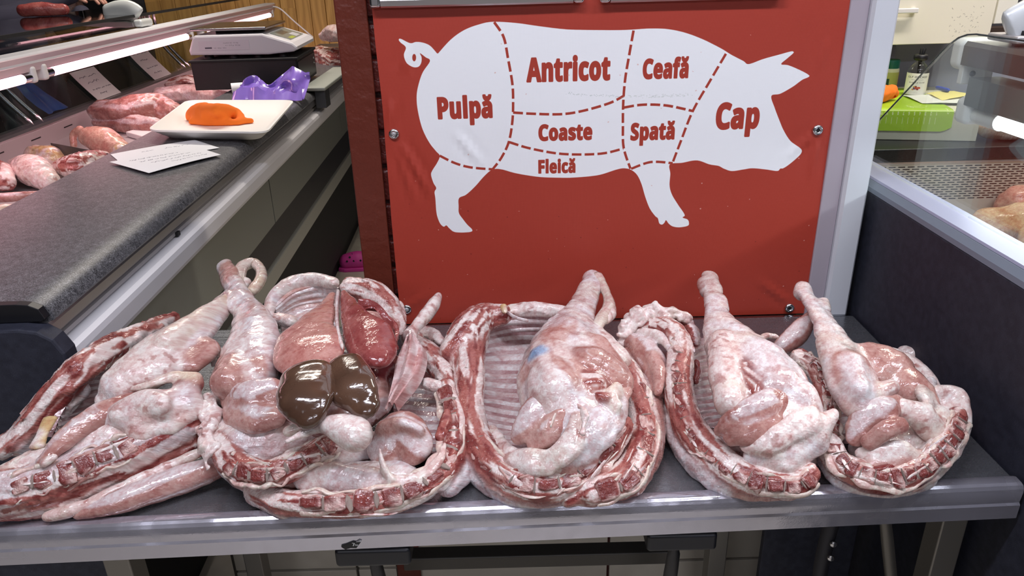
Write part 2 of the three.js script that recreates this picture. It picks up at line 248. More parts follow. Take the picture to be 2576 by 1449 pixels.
  const seg = (px, py, ax, ay, bx, by) => { const t = clamp(((px - ax) * (bx - ax) + (py - ay) * (by - ay)) / ((bx - ax) ** 2 + (by - ay) ** 2)); return [Math.hypot(px - ax - (bx - ax) * t, py - ay - (by - ay) * t), t]; };
  const folds = [[-.2091,1.1847],[-.1465,1.0497],[-.2139,1.1735],[-.1828,1.0343],[-.1031,1.197],[-.0388,1.1108],[-.2132,1.266],[-.2404,1.1319],[-.1919,1.3011],[-.1725,1.363],[.5945,1.1674],[.585,1.0702],[.5952,1.1787],[.5218,1.1115],[.585,.813],[.5006,.8786],[.5863,1.3509],[.5756,1.2745],[-.2217,.8244],[-.1623,.8708]];
  const fh = [0.0042, 0.0035, 0.002, 0.004, 0.0025, 0.003, 0.002, 0.003, 0.0018, 0.002];
  const g = thick(170, 140, (u, v) => {
    const x = lerp(BAN.x0, BAN.x1, u), y = lerp(BAN.y0, BAN.y1, v); let z = -1.4205 + 0.0015 * noise(x * 7, y * 7, 1);
    for (let i = 0; i < fh.length; i++) { const a = folds[i * 2], b = folds[i * 2 + 1], [d, t] = seg(x, y, a[0], a[1], b[0], b[1]); z += fh[i] * Math.exp(-((d / 0.008) ** 2)) * sstep(0, 0.25, t) * sstep(1.01, 0.4, t) - fh[i] * 0.4 * Math.exp(-(((d - 0.014) / 0.008) ** 2)) * sstep(0, 0.25, t) * sstep(1.01, 0.4, t); }
    z += 0.004 * sstep(0.03, 0, u) * Math.max(0, noise(y * 9, 3, 2));
    return [x + 0.003 * noise(y * 8, 1, 1) * sstep(0.1, 0, u), y, z];
  }, 0.0008);
  const t = thing('pig_cuts_banner', 'red vinyl banner with a white pig silhouette divided into labelled meat cuts', 'banner');
  part('vinyl_sheet', g, vinyl, t);
  const eye = (x, y, screw) => { const e = part('eyelet', lathe([[0.0035, 0.0005], [0.0042, 0.003], [0.0075, 0.0032], [0.0098, 0.0016], [0.0102, -0.001]], 28).rotateX(PI / 2), M.chrome, t, 'metal eyelet'); e.position.set(x, y, -1.419);
    if (screw) { const s = part('screw_head', merge([lathe([[0, 0.003], [0.003, 0.0029], [0.0042, 0.002], [0.0046, 0]], 20).rotateX(PI / 2), new THREE.TorusGeometry(0.0018, 0.0006, 6, 14).translate(0, 0, 0.003)]), M.aluMatte, e, 'screw in the eyelet'); s.position.z = 0.0012; } else part('hole', new THREE.CylinderGeometry(0.0036, 0.0036, 0.002, 18).rotateX(PI / 2), M.rubber, e); };
  [[-.2167,1.1924],[-.2217,.8244],[.5906,1.1788],[.5837,.8038]].forEach(([x, y], i) => eye(x, y, i < 2));
}
// snap frames hung above the banner: rails, rounded corner caps, cover sheet
{ const snap = (x0, x1, y0, y1, label) => {
    const t = thing('poster_frame', label, 'poster frame'), w = 0.024, z = -1.416, prof = [[0, 0], [0.0225, 0], [0.024, 0.004], [0.021, 0.011], [0.012, 0.0145], [0.003, 0.0125], [0, 0.008]];
    const rail = (L) => { const g = prism(prof, -L / 2, L / 2); return g; };
    const cap = 0.02;
    const hb = (yc, flip) => { const g = rail(x1 - x0 - 2 * cap); g.rotateY(PI / 2); g.rotateX(PI / 2); if (flip) g.rotateZ(PI); g.computeBoundingBox(); const b = g.boundingBox; g.translate((x0 + x1) / 2 - (b.min.x + b.max.x) / 2, yc - b.min.y, z - b.min.z); return uvm(g); };
    part('rail', hb(y0), M.alu, t); part('rail', hb(y1 - w, true), M.alu, t);
    for (const [xa, s] of [[x0, 0], [x1 - w, 1]]) part('rail', box(xa, xa + w, y0 + cap, y1 - cap, z, z + 0.0135, 0.005), M.alu, t);
    for (const xa of [x0, x1 - cap]) for (const ya of [y0, y1 - cap]) part('corner_cap', box(xa, xa + cap, ya, ya + cap, z, z + 0.0145, 0.006, 4), M.chrome, t, 'polished corner cap');
    part('backing_sheet', box(x0 + w * 0.7, x1 - w * 0.7, y0 + w * 0.7, y1 - w * 0.7, z, z + 0.003), M.plasticWhite, t);
  };
  snap(-0.238, 0.141, 1.4175, 1.69, 'aluminium snap frame above the rear half of the pig');
  snap(0.167, 0.493, 1.4165, 1.69, 'aluminium snap frame above the neck of the pig');
}
// ---------- steel table ----------
{ const t = thing('steel_table', 'long stainless steel table with a rolled front rim carrying the lamb carcasses', 'table');
  const top = 0.795;
  const L = [-0.745, -0.7985], Rr = [0.7085, -0.8405];
  part('tabletop', slab([[L[0], L[1] - 0.02], [Rr[0], Rr[1] - 0.02], [0.7085, -1.394], [-0.695, -1.406], [-0.695, -1.03], [L[0], -1.02]], top - 0.012, top, 0.002), mat(0x84868a, 0.46, 0.72, { roughnessMap: T.brushed, bumpMap: T.brushed, bumpScale: 0.00025 }), t);
  // rolled rim: profile across the front edge, swept along it
  const prof = [[-0.024, -0.006], [-0.022, 0.003], [-0.016, 0.0065], [-0.004, 0.006], [0.001, 0.0045], [0.004, 0], [0.0045, -0.006], [0.003, -0.024], [0.0058, -0.0268], [0.0056, -0.0495], [0.002, -0.052], [-0.012, -0.052], [-0.012, -0.048], [0, -0.047], [-0.002, -0.012], [-0.024, -0.012]];
  const len = Math.hypot(Rr[0] - L[0], Rr[1] - L[1]), ang = Math.atan2(-(Rr[1] - L[1]), Rr[0] - L[0]);
  const g = prism(prof, 0, len); g.rotateY(-PI / 2); g.scale(-1, 1, 1);
  { const ix = g.attributes.position; for (let i = 0; i < ix.count; i += 3) for (const k of ['position', 'normal', 'uv']) { const a = g.attributes[k]; if (!a) continue; const n = a.itemSize; for (let c = 0; c < n; c++) { const q = a.array[(i + 1) * n + c]; a.array[(i + 1) * n + c] = a.array[(i + 2) * n + c]; a.array[(i + 2) * n + c] = q; } } }
  const rim = new THREE.BufferGeometry(); rim.setAttribute('position', g.attributes.position); const rim2 = toCreasedNormals(rim, 0.7);
  const rr = part('front_rim', uvm(rim2), mat(0xc4c2cc, 0.4, 0.75, { roughnessMap: T.scuff, bumpMap: T.brushed, bumpScale: 0.0001 }), t, 'polished rolled rim'); rr.position.set(L[0], top, L[1]); rr.rotation.y = ang;
  part('rear_edge', box(-0.695, 0.7085, top - 0.03, top - 0.001, -1.408, -1.395, 0.003).applyMatrix4(new THREE.Matrix4()), M.steel, t);
  for (const [x0, x1, z0, z1, y0] of [[-0.62, -0.58, -0.9, -0.86, 0], [0.43, 0.47, -1.34, -1.3, 0], [-0.62, -0.58, -1.34, -1.3, 0], [0.66, 0.7, -0.95, -0.91, 0]]) part('leg', box(x0, x1, y0, top - 0.012, z0, z1, 0.003), mat(0x8b8780, 0.45, 0.7), t);
  const br = mat(0x15161c, 0.4);
  part('bracket', box(-0.258, -0.152, 0.711, 0.742, -0.87, -0.808, 0.006), br, t, 'dark plastic bracket under the rim');
  part('bracket', box(0.182, 0.282, 0.711, 0.742, -0.89, -0.822, 0.006), br, t, 'dark plastic bracket under the rim');
  part('crossbar', box(-0.2, 0.26, 0.525, 0.552, -1.02, -0.99, 0.003), mat(0x4b4844, 0.5, 0.6), t);
  for (const x of [-0.215, 0.23]) part('strut', limb([[x, 0.715, -0.85, 0.011], [x + 0.004, 0.5, -0.9, 0.011], [x + 0.02, 0.25, -1.0, 0.011]], 10, 8), mat(0x3b3a3c, 0.45, 0.5), t);
  // torn sticker on the rim face
  const stx = canvasTex(128, 96, (c) => { c.fillStyle = '#15151a'; c.fillRect(0, 0, 128, 96); c.fillStyle = '#d9d9dd'; c.fillRect(92, 0, 36, 22); c.fillStyle = '#15151a'; c.font = 'bold 18px sans-serif'; c.fillText('Gl', 98, 17); c.fillStyle = '#e8e8ea'; c.save(); c.translate(70, 60); c.rotate(PI + 0.3); c.font = 'bold 44px sans-serif'; c.fillText('L', -10, 30); c.font = 'bold 30px sans-serif'; c.fillText('m', -38, 22); c.restore(); });
  const s = new THREE.Shape([[0, 8], [9, 0], [22, 4], [37, 3], [53, 26], [47, 29], [38, 23], [31, 25], [12, 17], [0, 14]].map(([x, y]) => new THREE.Vector2(x * 0.00055, y * 0.00055)));
  const sg = new THREE.ExtrudeGeometry(s, { depth: 0.0003, bevelEnabled: false }); { const p = sg.attributes.position, u = sg.attributes.uv; for (let i = 0; i < p.count; i++) u.setXY(i, p.getX(i) / 0.029, p.getY(i) / 0.016); }
  const sk = part('sticker', sg, mat(0xffffff, 0.5, 0, { map: stx }), t, 'torn black sticker with white letters'); sk.position.set(-0.2455, 0.7465, -0.8062); sk.rotation.y = ang;
}
// folded trestle frame and dark panel under the right end of the table
{ const t = scene.getObjectByName('steel_table');
  part('side_panel', box(0.5, 0.69, 0.05, 0.66, -1.2, -1.185, 0.003), M.navy, t, 'dark panel under the table');
  part('post', limb([[0.515, 0.76, -0.95, 0.013], [0.53, 0.5, -1.0, 0.013], [0.6, 0.2, -1.1, 0.013]], 12, 8), mat(0x2b2a30, 0.5, 0.4), t);
  for (const y of [0.585, 0.555]) part('bolt', lathe([[0, 0.004], [0.004, 0.004], [0.006, 0.002], [0.006, 0]], 16).rotateX(PI / 2).translate(0.525, y, -0.965), M.chrome, t);
  part('rail', limb([[0.55, 0.74, -0.9, 0.01], [0.62, 0.5, -0.92, 0.01], [0.69, 0.28, -0.94, 0.01]], 10, 8), mat(0x77736c, 0.45, 0.7), t);
}
// ---------- organic shapes: capsules and ellipsoids joined by a smooth minimum, meshed with surface nets ----------
const mixc = (a, b, t) => [a[0] + (b[0] - a[0]) * t, a[1] + (b[1] - a[1]) * t, a[2] + (b[2] - a[2]) * t];
const SK = { fat: [0.83, 0.755, 0.705], fat2: [0.72, 0.53, 0.475], film: [0.77, 0.73, 0.73], mus: [0.40, 0.195, 0.165], mus2: [0.58, 0.355, 0.305], raw: [0.235, 0.05, 0.045], raw2: [0.41, 0.145, 0.12], yel: [0.66, 0.50, 0.24], bone: [0.74, 0.66, 0.56] };
// each tissue: (x, y, z, axis) -> linear colour; axis is the grain direction
// a chain hands over its own coordinates: two across it and the arc length along it
const along = (x, y, z, a, f, s) => { if (a.arc !== undefined) return fbm(a.u * f + x * 0.001, a.w * f, a.arc * f * s + (a.id || 0), 3); const d = (x * a[0] + y * a[1] + z * a[2]) * (1 - s); return fbm((x - a[0] * d) * f, (y - a[1] * d) * f, (z - a[2] * d) * f, 3); };
const ridge = (n, w) => 1 - sstep(0, w, Math.abs(n));
const TISSUE = {
  fat: (x, y, z, a) => { const m = fbm(x * 22 + 3, y * 22, z * 22, 3); let c = mixc(SK.fat, SK.fat2, sstep(0.02, 0.34, m) * 0.7); c = mixc(c, SK.bone, sstep(0.04, 0.26, fbm(x * 30, y * 30 + 9, z * 30, 2)) * 0.6); return mixc(c, SK.raw2, sstep(0.22, 0.3, fbm(x * 80, y * 80 + 4, z * 80, 3)) * 0.6); },
  film: (x, y, z, a) => { const s = along(x, y, z, a, 52, 0.12), m = fbm(x * 13 + 2, y * 13, z * 13, 2); let c = mixc(SK.mus2, SK.film, sstep(-0.34, 0.0, m + s * 0.45)); c = mixc(c, SK.fat, sstep(0.06, 0.24, along(x + 3, y, z, a, 34, 0.2)) * 0.7); return mixc(c, SK.raw2, sstep(0.24, 0.36, fbm(x * 40, y * 40 + 2, z * 40, 3)) * 0.4); },
  pale: (x, y, z, a) => { const m = fbm(x * 11 + 6, y * 11, z * 11, 3); let c = mixc(SK.fat, SK.film, sstep(-0.25, 0.25, fbm(x * 30, y * 30, z * 30, 2))); c = mixc(c, SK.mus2, sstep(0.1, 0.36, along(x, y, z, a, 30, 0.16) * 0.45 + m) * 0.5); c = mixc(c, SK.bone, sstep(0.1, 0.3, -m) * 0.5); return mixc(c, SK.raw2, sstep(0.24, 0.4, fbm(x * 30, y * 30 + 2, z * 30, 3)) * 0.4); },
  mus: (x, y, z, a) => { const s = along(x, y, z, a, 190, 0.07), m = fbm(x * 22, y * 22, z * 22, 2); let c = mixc(SK.mus, SK.mus2, sstep(-0.3, 0.3, s * 0.5 + m)); c = mixc(c, SK.film, sstep(0.17, 0.3, along(x + 1, y, z, a, 38, 0.14)) * 0.75); return mixc(c, SK.film, ridge(along(x, y + 2, z, a, 24, 0.12), 0.012) * 0.5); },
  raw: (x, y, z, a) => { let c = mixc(SK.raw, SK.raw2, sstep(-0.1, 0.2, fbm(x * 130, y * 130, z * 130, 3))); c = mixc(c, SK.fat, sstep(0.06, 0.12, along(x + 5, y, z, a, 70, 0.2)) * 0.92); return mixc(c, SK.film, sstep(0.12, 0.18, along(x, y + 7, z, a, 44, 0.18)) * 0.8); },
  chop: (x, y, z, a) => { const m = fbm(x * 18, y * 18 + 3, z * 18, 2) * 0.4, s = along(x, y, z, a, 105, 0.12); let c = mixc(SK.raw, SK.raw2, sstep(-0.16, 0.1, along(x, y + 4, z, a, 150, 0.2))); c = mixc(c, SK.mus2, sstep(-0.06, 0.04, s + m) * 0.8); return mixc(c, SK.fat, sstep(0.03, 0.1, s + m * 0.8) * 0.95); },
  yel: (x, y, z, a) => mixc(SK.yel, SK.fat, sstep(-0.2, 0.3, fbm(x * 50, y * 50, z * 50, 3))),
  bone: (x, y, z, a) => mixc(SK.bone, SK.fat2, sstep(0.0, 0.4, fbm(x * 70, y * 70, z * 70, 3))),
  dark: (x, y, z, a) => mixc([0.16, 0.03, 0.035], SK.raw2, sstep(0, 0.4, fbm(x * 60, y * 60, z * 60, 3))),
  liver: (x, y, z, a) => mixc([0.075, 0.037, 0.023], [0.12, 0.062, 0.038], sstep(-0.4, 0.4, fbm(x * 28, y * 28, z * 28, 3))),
  lung: (x, y, z, a) => { let c = mixc([0.50, 0.215, 0.18], [0.60, 0.32, 0.27], sstep(-0.4, 0.4, fbm(x * 30, y * 30, z * 30, 3))); return mixc(c, [0.36, 0.11, 0.10], sstep(0.2, 0.34, fbm(x * 110, y * 110, z * 110, 2)) * 0.4); },
  spleen: (x, y, z, a) => mixc([0.29, 0.062, 0.06], [0.40, 0.13, 0.115], sstep(-0.3, 0.4, fbm(x * 30, y * 30, z * 30, 3))),
  ball: (x, y, z, a) => mixc(SK.fat, [0.30, 0.27, 0.25], sstep(0.05, 0.4, fbm(x * 32, y * 32 + 1, z * 32, 3)) * 0.8),
  skin: (x, y, z, a) => mixc([0.52, 0.27, 0.2], [0.6, 0.36, 0.28], 0.5 + fbm(x * 40, y * 40, z * 40, 2)),
  stamp: () => [0.25, 0.45, 0.68], veil: (x, y, z, a) => mixc([0.60, 0.36, 0.34], [0.70, 0.58, 0.56], sstep(-0.15, 0.2, fbm(x * 120, y * 30, z * 30, 3))), cream: (x, y, z, a) => mixc(mixc(SK.fat, SK.yel, 0.16), mixc(SK.fat, SK.yel, 0.5), sstep(-0.1, 0.35, fbm(x * 24, y * 24, z * 24, 3))), dim: (x, y, z) => mixc([0.05, 0.018, 0.018], [0.16, 0.11, 0.1], sstep(0, 0.2, fbm(x * 20, y * 8, z * 20, 3))),  // dim: darkness of the reflected hall put into the flesh colour
  mauve: (x, y, z, a) => mixc([0.44, 0.28, 0.285], [0.58, 0.44, 0.43], sstep(-0.2, 0.25, fbm(x * 40, y * 40, z * 40, 3))), rib: (x, y, z, a) => mixc([0.75, 0.715, 0.70], [0.62, 0.50, 0.48], sstep(0.02, 0.3, fbm(x * 60, y * 60, z * 60, 3))),
  orange: () => [0.93, 0.19, 0.012], cloth: (x, y, z) => [0.055, 0.053, 0.085], jeans: () => [0.02, 0.022, 0.03], purple: () => [0.23, 0.13, 0.5],
  pink: (x, y, z, a) => mixc([0.62, 0.30, 0.24], [0.66, 0.45, 0.34], sstep(-0.3, 0.3, fbm(x * 22, y * 22, z * 22, 3))),
  tan: (x, y, z, a) => mixc([0.60, 0.36, 0.2], [0.72, 0.54, 0.36], sstep(-0.3, 0.35, fbm(x * 24, y * 24, z * 24, 3))),
  dough: (x, y, z, a) => mixc([0.62, 0.52, 0.4], [0.7, 0.62, 0.52], sstep(-0.3, 0.3, fbm(x * 30, y * 30, z * 30, 3))),
};
// a chain is one primitive: a smooth tapering tube through its points
function chain(pts, c, o = {}) {
  if (pts.length < 3) return [{ pts, c, ...o }];
  const k = new THREE.CatmullRomCurve3(pts.map((p) => new THREE.Vector3(p[0], p[1], p[2])), false, 'centripetal'), out = [], n = pts.length - 1, m = pts.length > 5 ? 2 : 3;
  for (let i = 0; i <= n * m; i++) { const P = k.getPoint(i / (n * m)), q = i / m, a = Math.min(n - 1, Math.floor(q)), f = q - a; const r0 = pts[Math.max(0, a - 1)][3], r1 = pts[a][3], r2 = pts[a + 1][3], r3 = pts[Math.min(n, a + 2)][3]; const r = 0.5 * (2 * r1 + (r2 - r0) * f + (2 * r0 - 5 * r1 + 4 * r2 - r3) * f * f + (3 * r1 - r0 - 3 * r2 + r3) * f * f * f); out.push([P.x, P.y, P.z, Math.max(0.001, r)]); }
  return [{ pts: out, c, ...o }];
}
const blob = (p, c, o = {}) => ({ pts: [p, p], c, ...o });
let bestG = null, bestT = 0;
const upN = [0, 0.62, 0.785];
function local(x, y, z, id) { const g = bestG, t = bestT, a = x - g.p[0] - g.d[0] * t, b = y - g.p[1] - g.d[1] * t, c = z - g.p[2] - g.d[2] * t, n = upN, k = g.ax, B = [k[1] * n[2] - k[2] * n[1], k[2] * n[0] - k[0] * n[2], k[0] * n[1] - k[1] * n[0]], L = Math.hypot(...B) || 1; return { arc: g.s0 + Math.sqrt(g.L2) * t, u: a * n[0] + b * n[1] + c * n[2], w: (a * B[0] + b * B[1] + c * B[2]) / L, id }; }
function sdfMesh(prims, o = {}) {
  const { cell = 0.0025, k = 0.008, tau = 0.002, disp = null, damp = 0.004 } = o;
  const P = prims.map((m, mi) => { let s0 = 0; const pts = m.pts || [m.p, m.q], kk = m.k ?? k, segs = [];
    for (let i = 0; i < pts.length - 1; i++) { const p = pts[i], q = pts[i + 1], d = [q[0] - p[0], q[1] - p[1], q[2] - p[2]], L = Math.hypot(...d) || 1e-6, R = Math.max(p[3], q[3]) * (m.n ? Math.max(1, 1 / m.s) : 1) + kk + 2 * cell + damp; const e = m.n ? (() => { const k = L > 1e-5 ? (m.n[0] * d[0] + m.n[1] * d[1] + m.n[2] * d[2]) / (L * L) : 0, v = [m.n[0] - d[0] * k, m.n[1] - d[1] * k, m.n[2] - d[2] * k], h = Math.hypot(...v) || 1; return v.map((c) => c / h); })() : null; segs.push({ p, q, d, s0, n: e, L2: L * L, ax: L > 1e-5 ? [d[0] / L, d[1] / L, d[2] / L] : [1, 0, 0], lo: [0, 1, 2].map((a) => Math.min(p[a], q[a]) - R), hi: [0, 1, 2].map((a) => Math.max(p[a], q[a]) + R) }); s0 += L; }
    return { ...m, mi: mi * 1.37, segs, kk, f: TISSUE[m.c], lo: [0, 1, 2].map((a) => Math.min(...segs.map((s) => s.lo[a]))), hi: [0, 1, 2].map((a) => Math.max(...segs.map((s) => s.hi[a]))) }; });
  const add = P.filter((m) => !m.cut), cut = P.filter((m) => m.cut);
  const lo = [0, 1, 2].map((a) => Math.min(...add.map((m) => m.lo[a]))), hi = [0, 1, 2].map((a) => Math.max(...add.map((m) => m.hi[a])));
  if (o.floor !== undefined) lo[1] = Math.max(lo[1], o.floor - 2 * cell);
  const N = [0, 1, 2].map((a) => Math.ceil((hi[a] - lo[a]) / cell) + 2), [nx, ny, nz] = N, F = new Float32Array(nx * ny * nz).fill(1), G = new Float32Array(nx * ny * nz);
  let lastT = 0;
  const sd = (m, g, x, y, z) => {
    let a = x - g.p[0], b = y - g.p[1], c = z - g.p[2], t = (a * g.d[0] + b * g.d[1] + c * g.d[2]) / g.L2; t = t < 0 ? 0 : t > 1 ? 1 : t;
    a -= g.d[0] * t; b -= g.d[1] * t; c -= g.d[2] * t;
    if (g.n) { const e = (a * g.n[0] + b * g.n[1] + c * g.n[2]) * (m.s - 1); a += g.n[0] * e; b += g.n[1] * e; c += g.n[2] * e; }
    lastT = t; const q = Math.sqrt(a * a + b * b + c * c) - (g.p[3] + (g.q[3] - g.p[3]) * t); return m.n && m.s > 1 ? q / Math.sqrt(m.s) : q;
  };
  const inside = (m, x, y, z) => x >= m.lo[0] && x <= m.hi[0] && y >= m.lo[1] && y <= m.hi[1] && z >= m.lo[2] && z <= m.hi[2];
  const dist = (m, x, y, z) => { let b = 1; for (const g of m.segs) if (inside(g, x, y, z)) { const d = sd(m, g, x, y, z); if (d < b) { b = d; bestG = g; bestT = lastT; } } return b; };
  const run = (m, fn) => { const s = [0, 1, 2].map((a) => Math.max(0, Math.floor((m.lo[a] - lo[a]) / cell))), e = [0, 1, 2].map((a) => Math.min(N[a] - 1, Math.ceil((m.hi[a] - lo[a]) / cell)));
    for (let j = s[2]; j <= e[2]; j++) for (let i = s[1]; i <= e[1]; i++) for (let h = s[0]; h <= e[0]; h++) fn((j * ny + i) * nx + h, lo[0] + h * cell, lo[1] + i * cell, lo[2] + j * cell); };
  const fill = (m) => { run(m, (id) => { G[id] = 1; }); for (const g of m.segs) run(g, (id, x, y, z) => { const d = sd(m, g, x, y, z); if (d < G[id]) G[id] = d; }); };
  for (const m of add) { fill(m); run(m, (id) => { const b = G[id], a = F[id], kk = m.kk, h = Math.max(kk - Math.abs(a - b), 0) / kk; F[id] = Math.min(a, b) - h * h * kk * 0.25; }); }
  for (const m of cut) { fill(m); run(m, (id) => { const b = -G[id], a = F[id], kk = m.kk, h = Math.max(kk - Math.abs(a - b), 0) / kk; F[id] = Math.max(a, b) + h * h * kk * 0.25; }); }
  const nearest = (x, y, z) => { let b = 1, g = null, t = 0, id = 0; for (const m of add) if (inside(m, x, y, z)) { const d = dist(m, x, y, z); if (d < b) { b = d; g = bestG; t = bestT; id = m.mi; } } if (!g) return [1, 0, 0]; bestG = g; bestT = t; return local(x, y, z, id); };
  const near = 1.5 * cell + damp;
  for (let j = 0, id = 0; j < nz; j++) for (let i = 0; i < ny; i++) for (let h = 0; h < nx; h++, id++) {
    const x = lo[0] + h * cell, y = lo[1] + i * cell, z = lo[2] + j * cell;
    if (disp && Math.abs(F[id]) < near) F[id] += disp(x, y, z, nearest(x, y, z));
    if (o.floor !== undefined && o.floor - y > F[id]) F[id] = o.floor - y;
    if (o.plane) { const q = x * o.plane[0] + y * o.plane[1] + z * o.plane[2] - o.plane[3]; if (q > F[id]) F[id] = q; }
    if (h === 0 || i === 0 || j === 0 || h === nx - 1 || i === ny - 1 || j === nz - 1) F[id] = Math.max(F[id], cell * 0.2);
  }
  const vi = new Int32Array(nx * ny * nz).fill(-1), pos = [], idx = [], sy = nx, sz = nx * ny, off = [0, 1, sy, sy + 1, sz, sz + 1, sz + sy, sz + sy + 1];
  for (let j = 0; j < nz - 1; j++) for (let i = 0; i < ny - 1; i++) for (let h = 0; h < nx - 1; h++) {
    const id = j * sz + i * sy + h; let mask = 0; for (let q = 0; q < 8; q++) if (F[id + off[q]] < 0) mask |= 1 << q;
    if (mask === 0 || mask === 255) continue;
    let X = 0, Y = 0, Z = 0, n = 0;
    for (let a = 0; a < 8; a++) for (let b = 1; b < 8; b <<= 1) if (!(a & b)) { const c = a | b, f0 = F[id + off[a]], f1 = F[id + off[c]]; if ((f0 < 0) !== (f1 < 0)) { const t = f0 / (f0 - f1); X += (a & 1) + (b === 1 ? t : 0); Y += ((a >> 1) & 1) + (b === 2 ? t : 0); Z += ((a >> 2) & 1) + (b === 4 ? t : 0); n++; } }
    vi[id] = pos.length / 3; pos.push(lo[0] + (h + X / n) * cell, lo[1] + (i + Y / n) * cell, lo[2] + (j + Z / n) * cell);
  }
  for (let j = 1; j < nz - 1; j++) for (let i = 1; i < ny - 1; i++) for (let h = 1; h < nx - 1; h++) {
    const id = j * sz + i * sy + h, f = F[id] < 0;
    const quad = (a, b, c, d, flip) => { if (a < 0 || b < 0 || c < 0 || d < 0) return; flip ? idx.push(a, c, b, a, d, c) : idx.push(a, b, c, a, c, d); };
    if (f !== F[id + 1] < 0) quad(vi[id], vi[id - sy], vi[id - sy - sz], vi[id - sz], f);
    if (f !== F[id + sy] < 0) quad(vi[id], vi[id - sz], vi[id - sz - 1], vi[id - 1], f);
    if (f !== F[id + sz] < 0) quad(vi[id], vi[id - 1], vi[id - 1 - sy], vi[id - sy], f);
  }
  for (let it = 0; it < (o.smooth ?? 2); it++) { const m = pos.length / 3, acc = new Float32Array(m * 3), cnt = new Uint16Array(m); for (let i = 0; i < idx.length; i += 3) for (let e = 0; e < 3; e++) { const a = idx[i + e], b = idx[i + (e + 1) % 3]; for (let c = 0; c < 3; c++) { acc[a * 3 + c] += pos[b * 3 + c]; acc[b * 3 + c] += pos[a * 3 + c]; } cnt[a]++; cnt[b]++; } for (let v = 0; v < m; v++) if (cnt[v]) for (let c = 0; c < 3; c++) pos[v * 3 + c] = 0.4 * pos[v * 3 + c] + 0.6 * acc[v * 3 + c] / cnt[v]; }
  const n = pos.length / 3, col = new Float32Array(n * 3), uv = new Float32Array(n * 2);
  for (let v = 0; v < n; v++) {
    const x = pos[v * 3], y = pos[v * 3 + 1], z = pos[v * 3 + 2]; let W = 0, C = [0, 0, 0], best = 1, ds = [];
    for (const m of add) { if (!inside(m, x, y, z)) continue; const d = dist(m, x, y, z) - (m.bias || 0); if (d < 1) ds.push([d, m, bestG, bestT]); if (d < best) best = d; }
    for (const [d, m, bg, bt] of ds) { const w = Math.exp(-(d - best) / tau); if (w < 0.02) continue; bestG = bg; bestT = bt; const c = m.f(x, y, z, local(x, y, z, m.mi)); C[0] += c[0] * w; C[1] += c[1] * w; C[2] += c[2] * w; W += w; }
    if (o.paint) C = o.paint(x, y, z, [C[0] / W, C[1] / W, C[2] / W]); else C = [C[0] / W, C[1] / W, C[2] / W];
    col.set(C, v * 3); uv[v * 2] = x * 0.9 + z * 0.35; uv[v * 2 + 1] = y * 0.75 - z * 0.66 + x * 0.1;
  }
  const g = new THREE.BufferGeometry(); g.setAttribute('position', new THREE.Float32BufferAttribute(pos, 3)); g.setAttribute('color', new THREE.BufferAttribute(col, 3)); g.setAttribute('uv', new THREE.BufferAttribute(uv, 2)); g.setIndex(idx); g.computeVertexNormals(); return g;
}
// wrinkles and tatters for the noise displacement; the grain runs along the nearest chain
const wrinkle = (amp, f, ox = 0) => (x, y, z, a) => amp * (fbm(x * f + ox, y * f, z * f, 2) + 0.4 * along(x, y, z, a, f * 3, 0.05));
const soft = (amp, f, ox = 0) => (x, y, z) => amp * fbm(x * f + ox, y * f, z * f, 2);
const curd = (amp, f, ox = 0) => (x, y, z) => amp * (0.55 - 1.6 * Math.abs(fbm(x * f + ox, y * f, z * f, 2)) - 0.7 * Math.abs(fbm(x * f * 2.3, y * f * 2.3 + ox, z * f * 2.3, 2)));
const ragged = (amp, f, ox = 0) => (x, y, z, a) => amp * (Math.abs(along(x + ox, y, z, a, f, 0.4)) * 1.7 + Math.abs(along(x - ox, y, z, a, f * 2.3, 0.35)) * 0.7 - 0.5);
// colour of an existing geometry by a tissue
function tissue(g, name, ax = [1, 0, 0], ox = 0) { const p = g.attributes.position, c = new Float32Array(p.count * 3), uv = new Float32Array(p.count * 2); for (let i = 0; i < p.count; i++) { const x = p.getX(i), y = p.getY(i), z = p.getZ(i); c.set(TISSUE[name](x + ox, y, z, ax), i * 3); uv[i * 2] = x * 0.9 + z * 0.35 + ox; uv[i * 2 + 1] = y * 0.75 - z * 0.66 + x * 0.1; } g.setAttribute('color', new THREE.BufferAttribute(c, 3)); g.setAttribute('uv', new THREE.BufferAttribute(uv, 2)); return g; }
T.grain = dataTex(1024, 1024, (u, v) => { const a = tn(u, v, 40, 1) * 0.6 + tn(u, v, 110, 4) * 0.4 + tn(u, v, 250, 7) * 0.15, b = Math.abs(tn(u, v, 30, 3) + 0.5 * tn(u, v, 80, 5)); const k = 238 + a * 20, vein = b < 0.05 ? 15 * (1 - b / 0.05) : 0; return [clamp(k + 8 - vein * 0.25, 0, 255), clamp(k - 2 + a * 22 - vein, 0, 255), clamp(k - 2 + a * 22 - vein * 0.9, 0, 255)]; }, true, 0.2);
T.meatBump = dataTex(1024, 1024, (u, v) => g3(110 + 60 * tn(u, v, 26, 2) + 70 * Math.abs(tn(u, v, 60, 6)) + 16 * tn(u, v, 150, 8)), false, 0.2);
T.gloss = dataTex(512, 512, (u, v) => g3(150 + 110 * tn(u, v, 16, 2) + 60 * tn(u, v, 60, 5)), false, 0.2);
const meaty = (rough, bump, extra = {}) => new THREE.MeshPhysicalMaterial({ color: 0xffffff, vertexColors: true, roughness: rough, roughnessMap: T.gloss, map: T.grain, bumpMap: T.meatBump, bumpScale: bump, ...extra });
Object.assign(M, { meat: meaty(0.42, 0.001, { clearcoat: 0.2, clearcoatRoughness: 0.2 }), wet: meaty(0.24, 0.0009, { clearcoat: 0.35, clearcoatRoughness: 0.1 }), chop: meaty(0.42, 0.0018, { clearcoat: 0.15, clearcoatRoughness: 0.2 }), dry: meaty(0.95, 0.0006) });
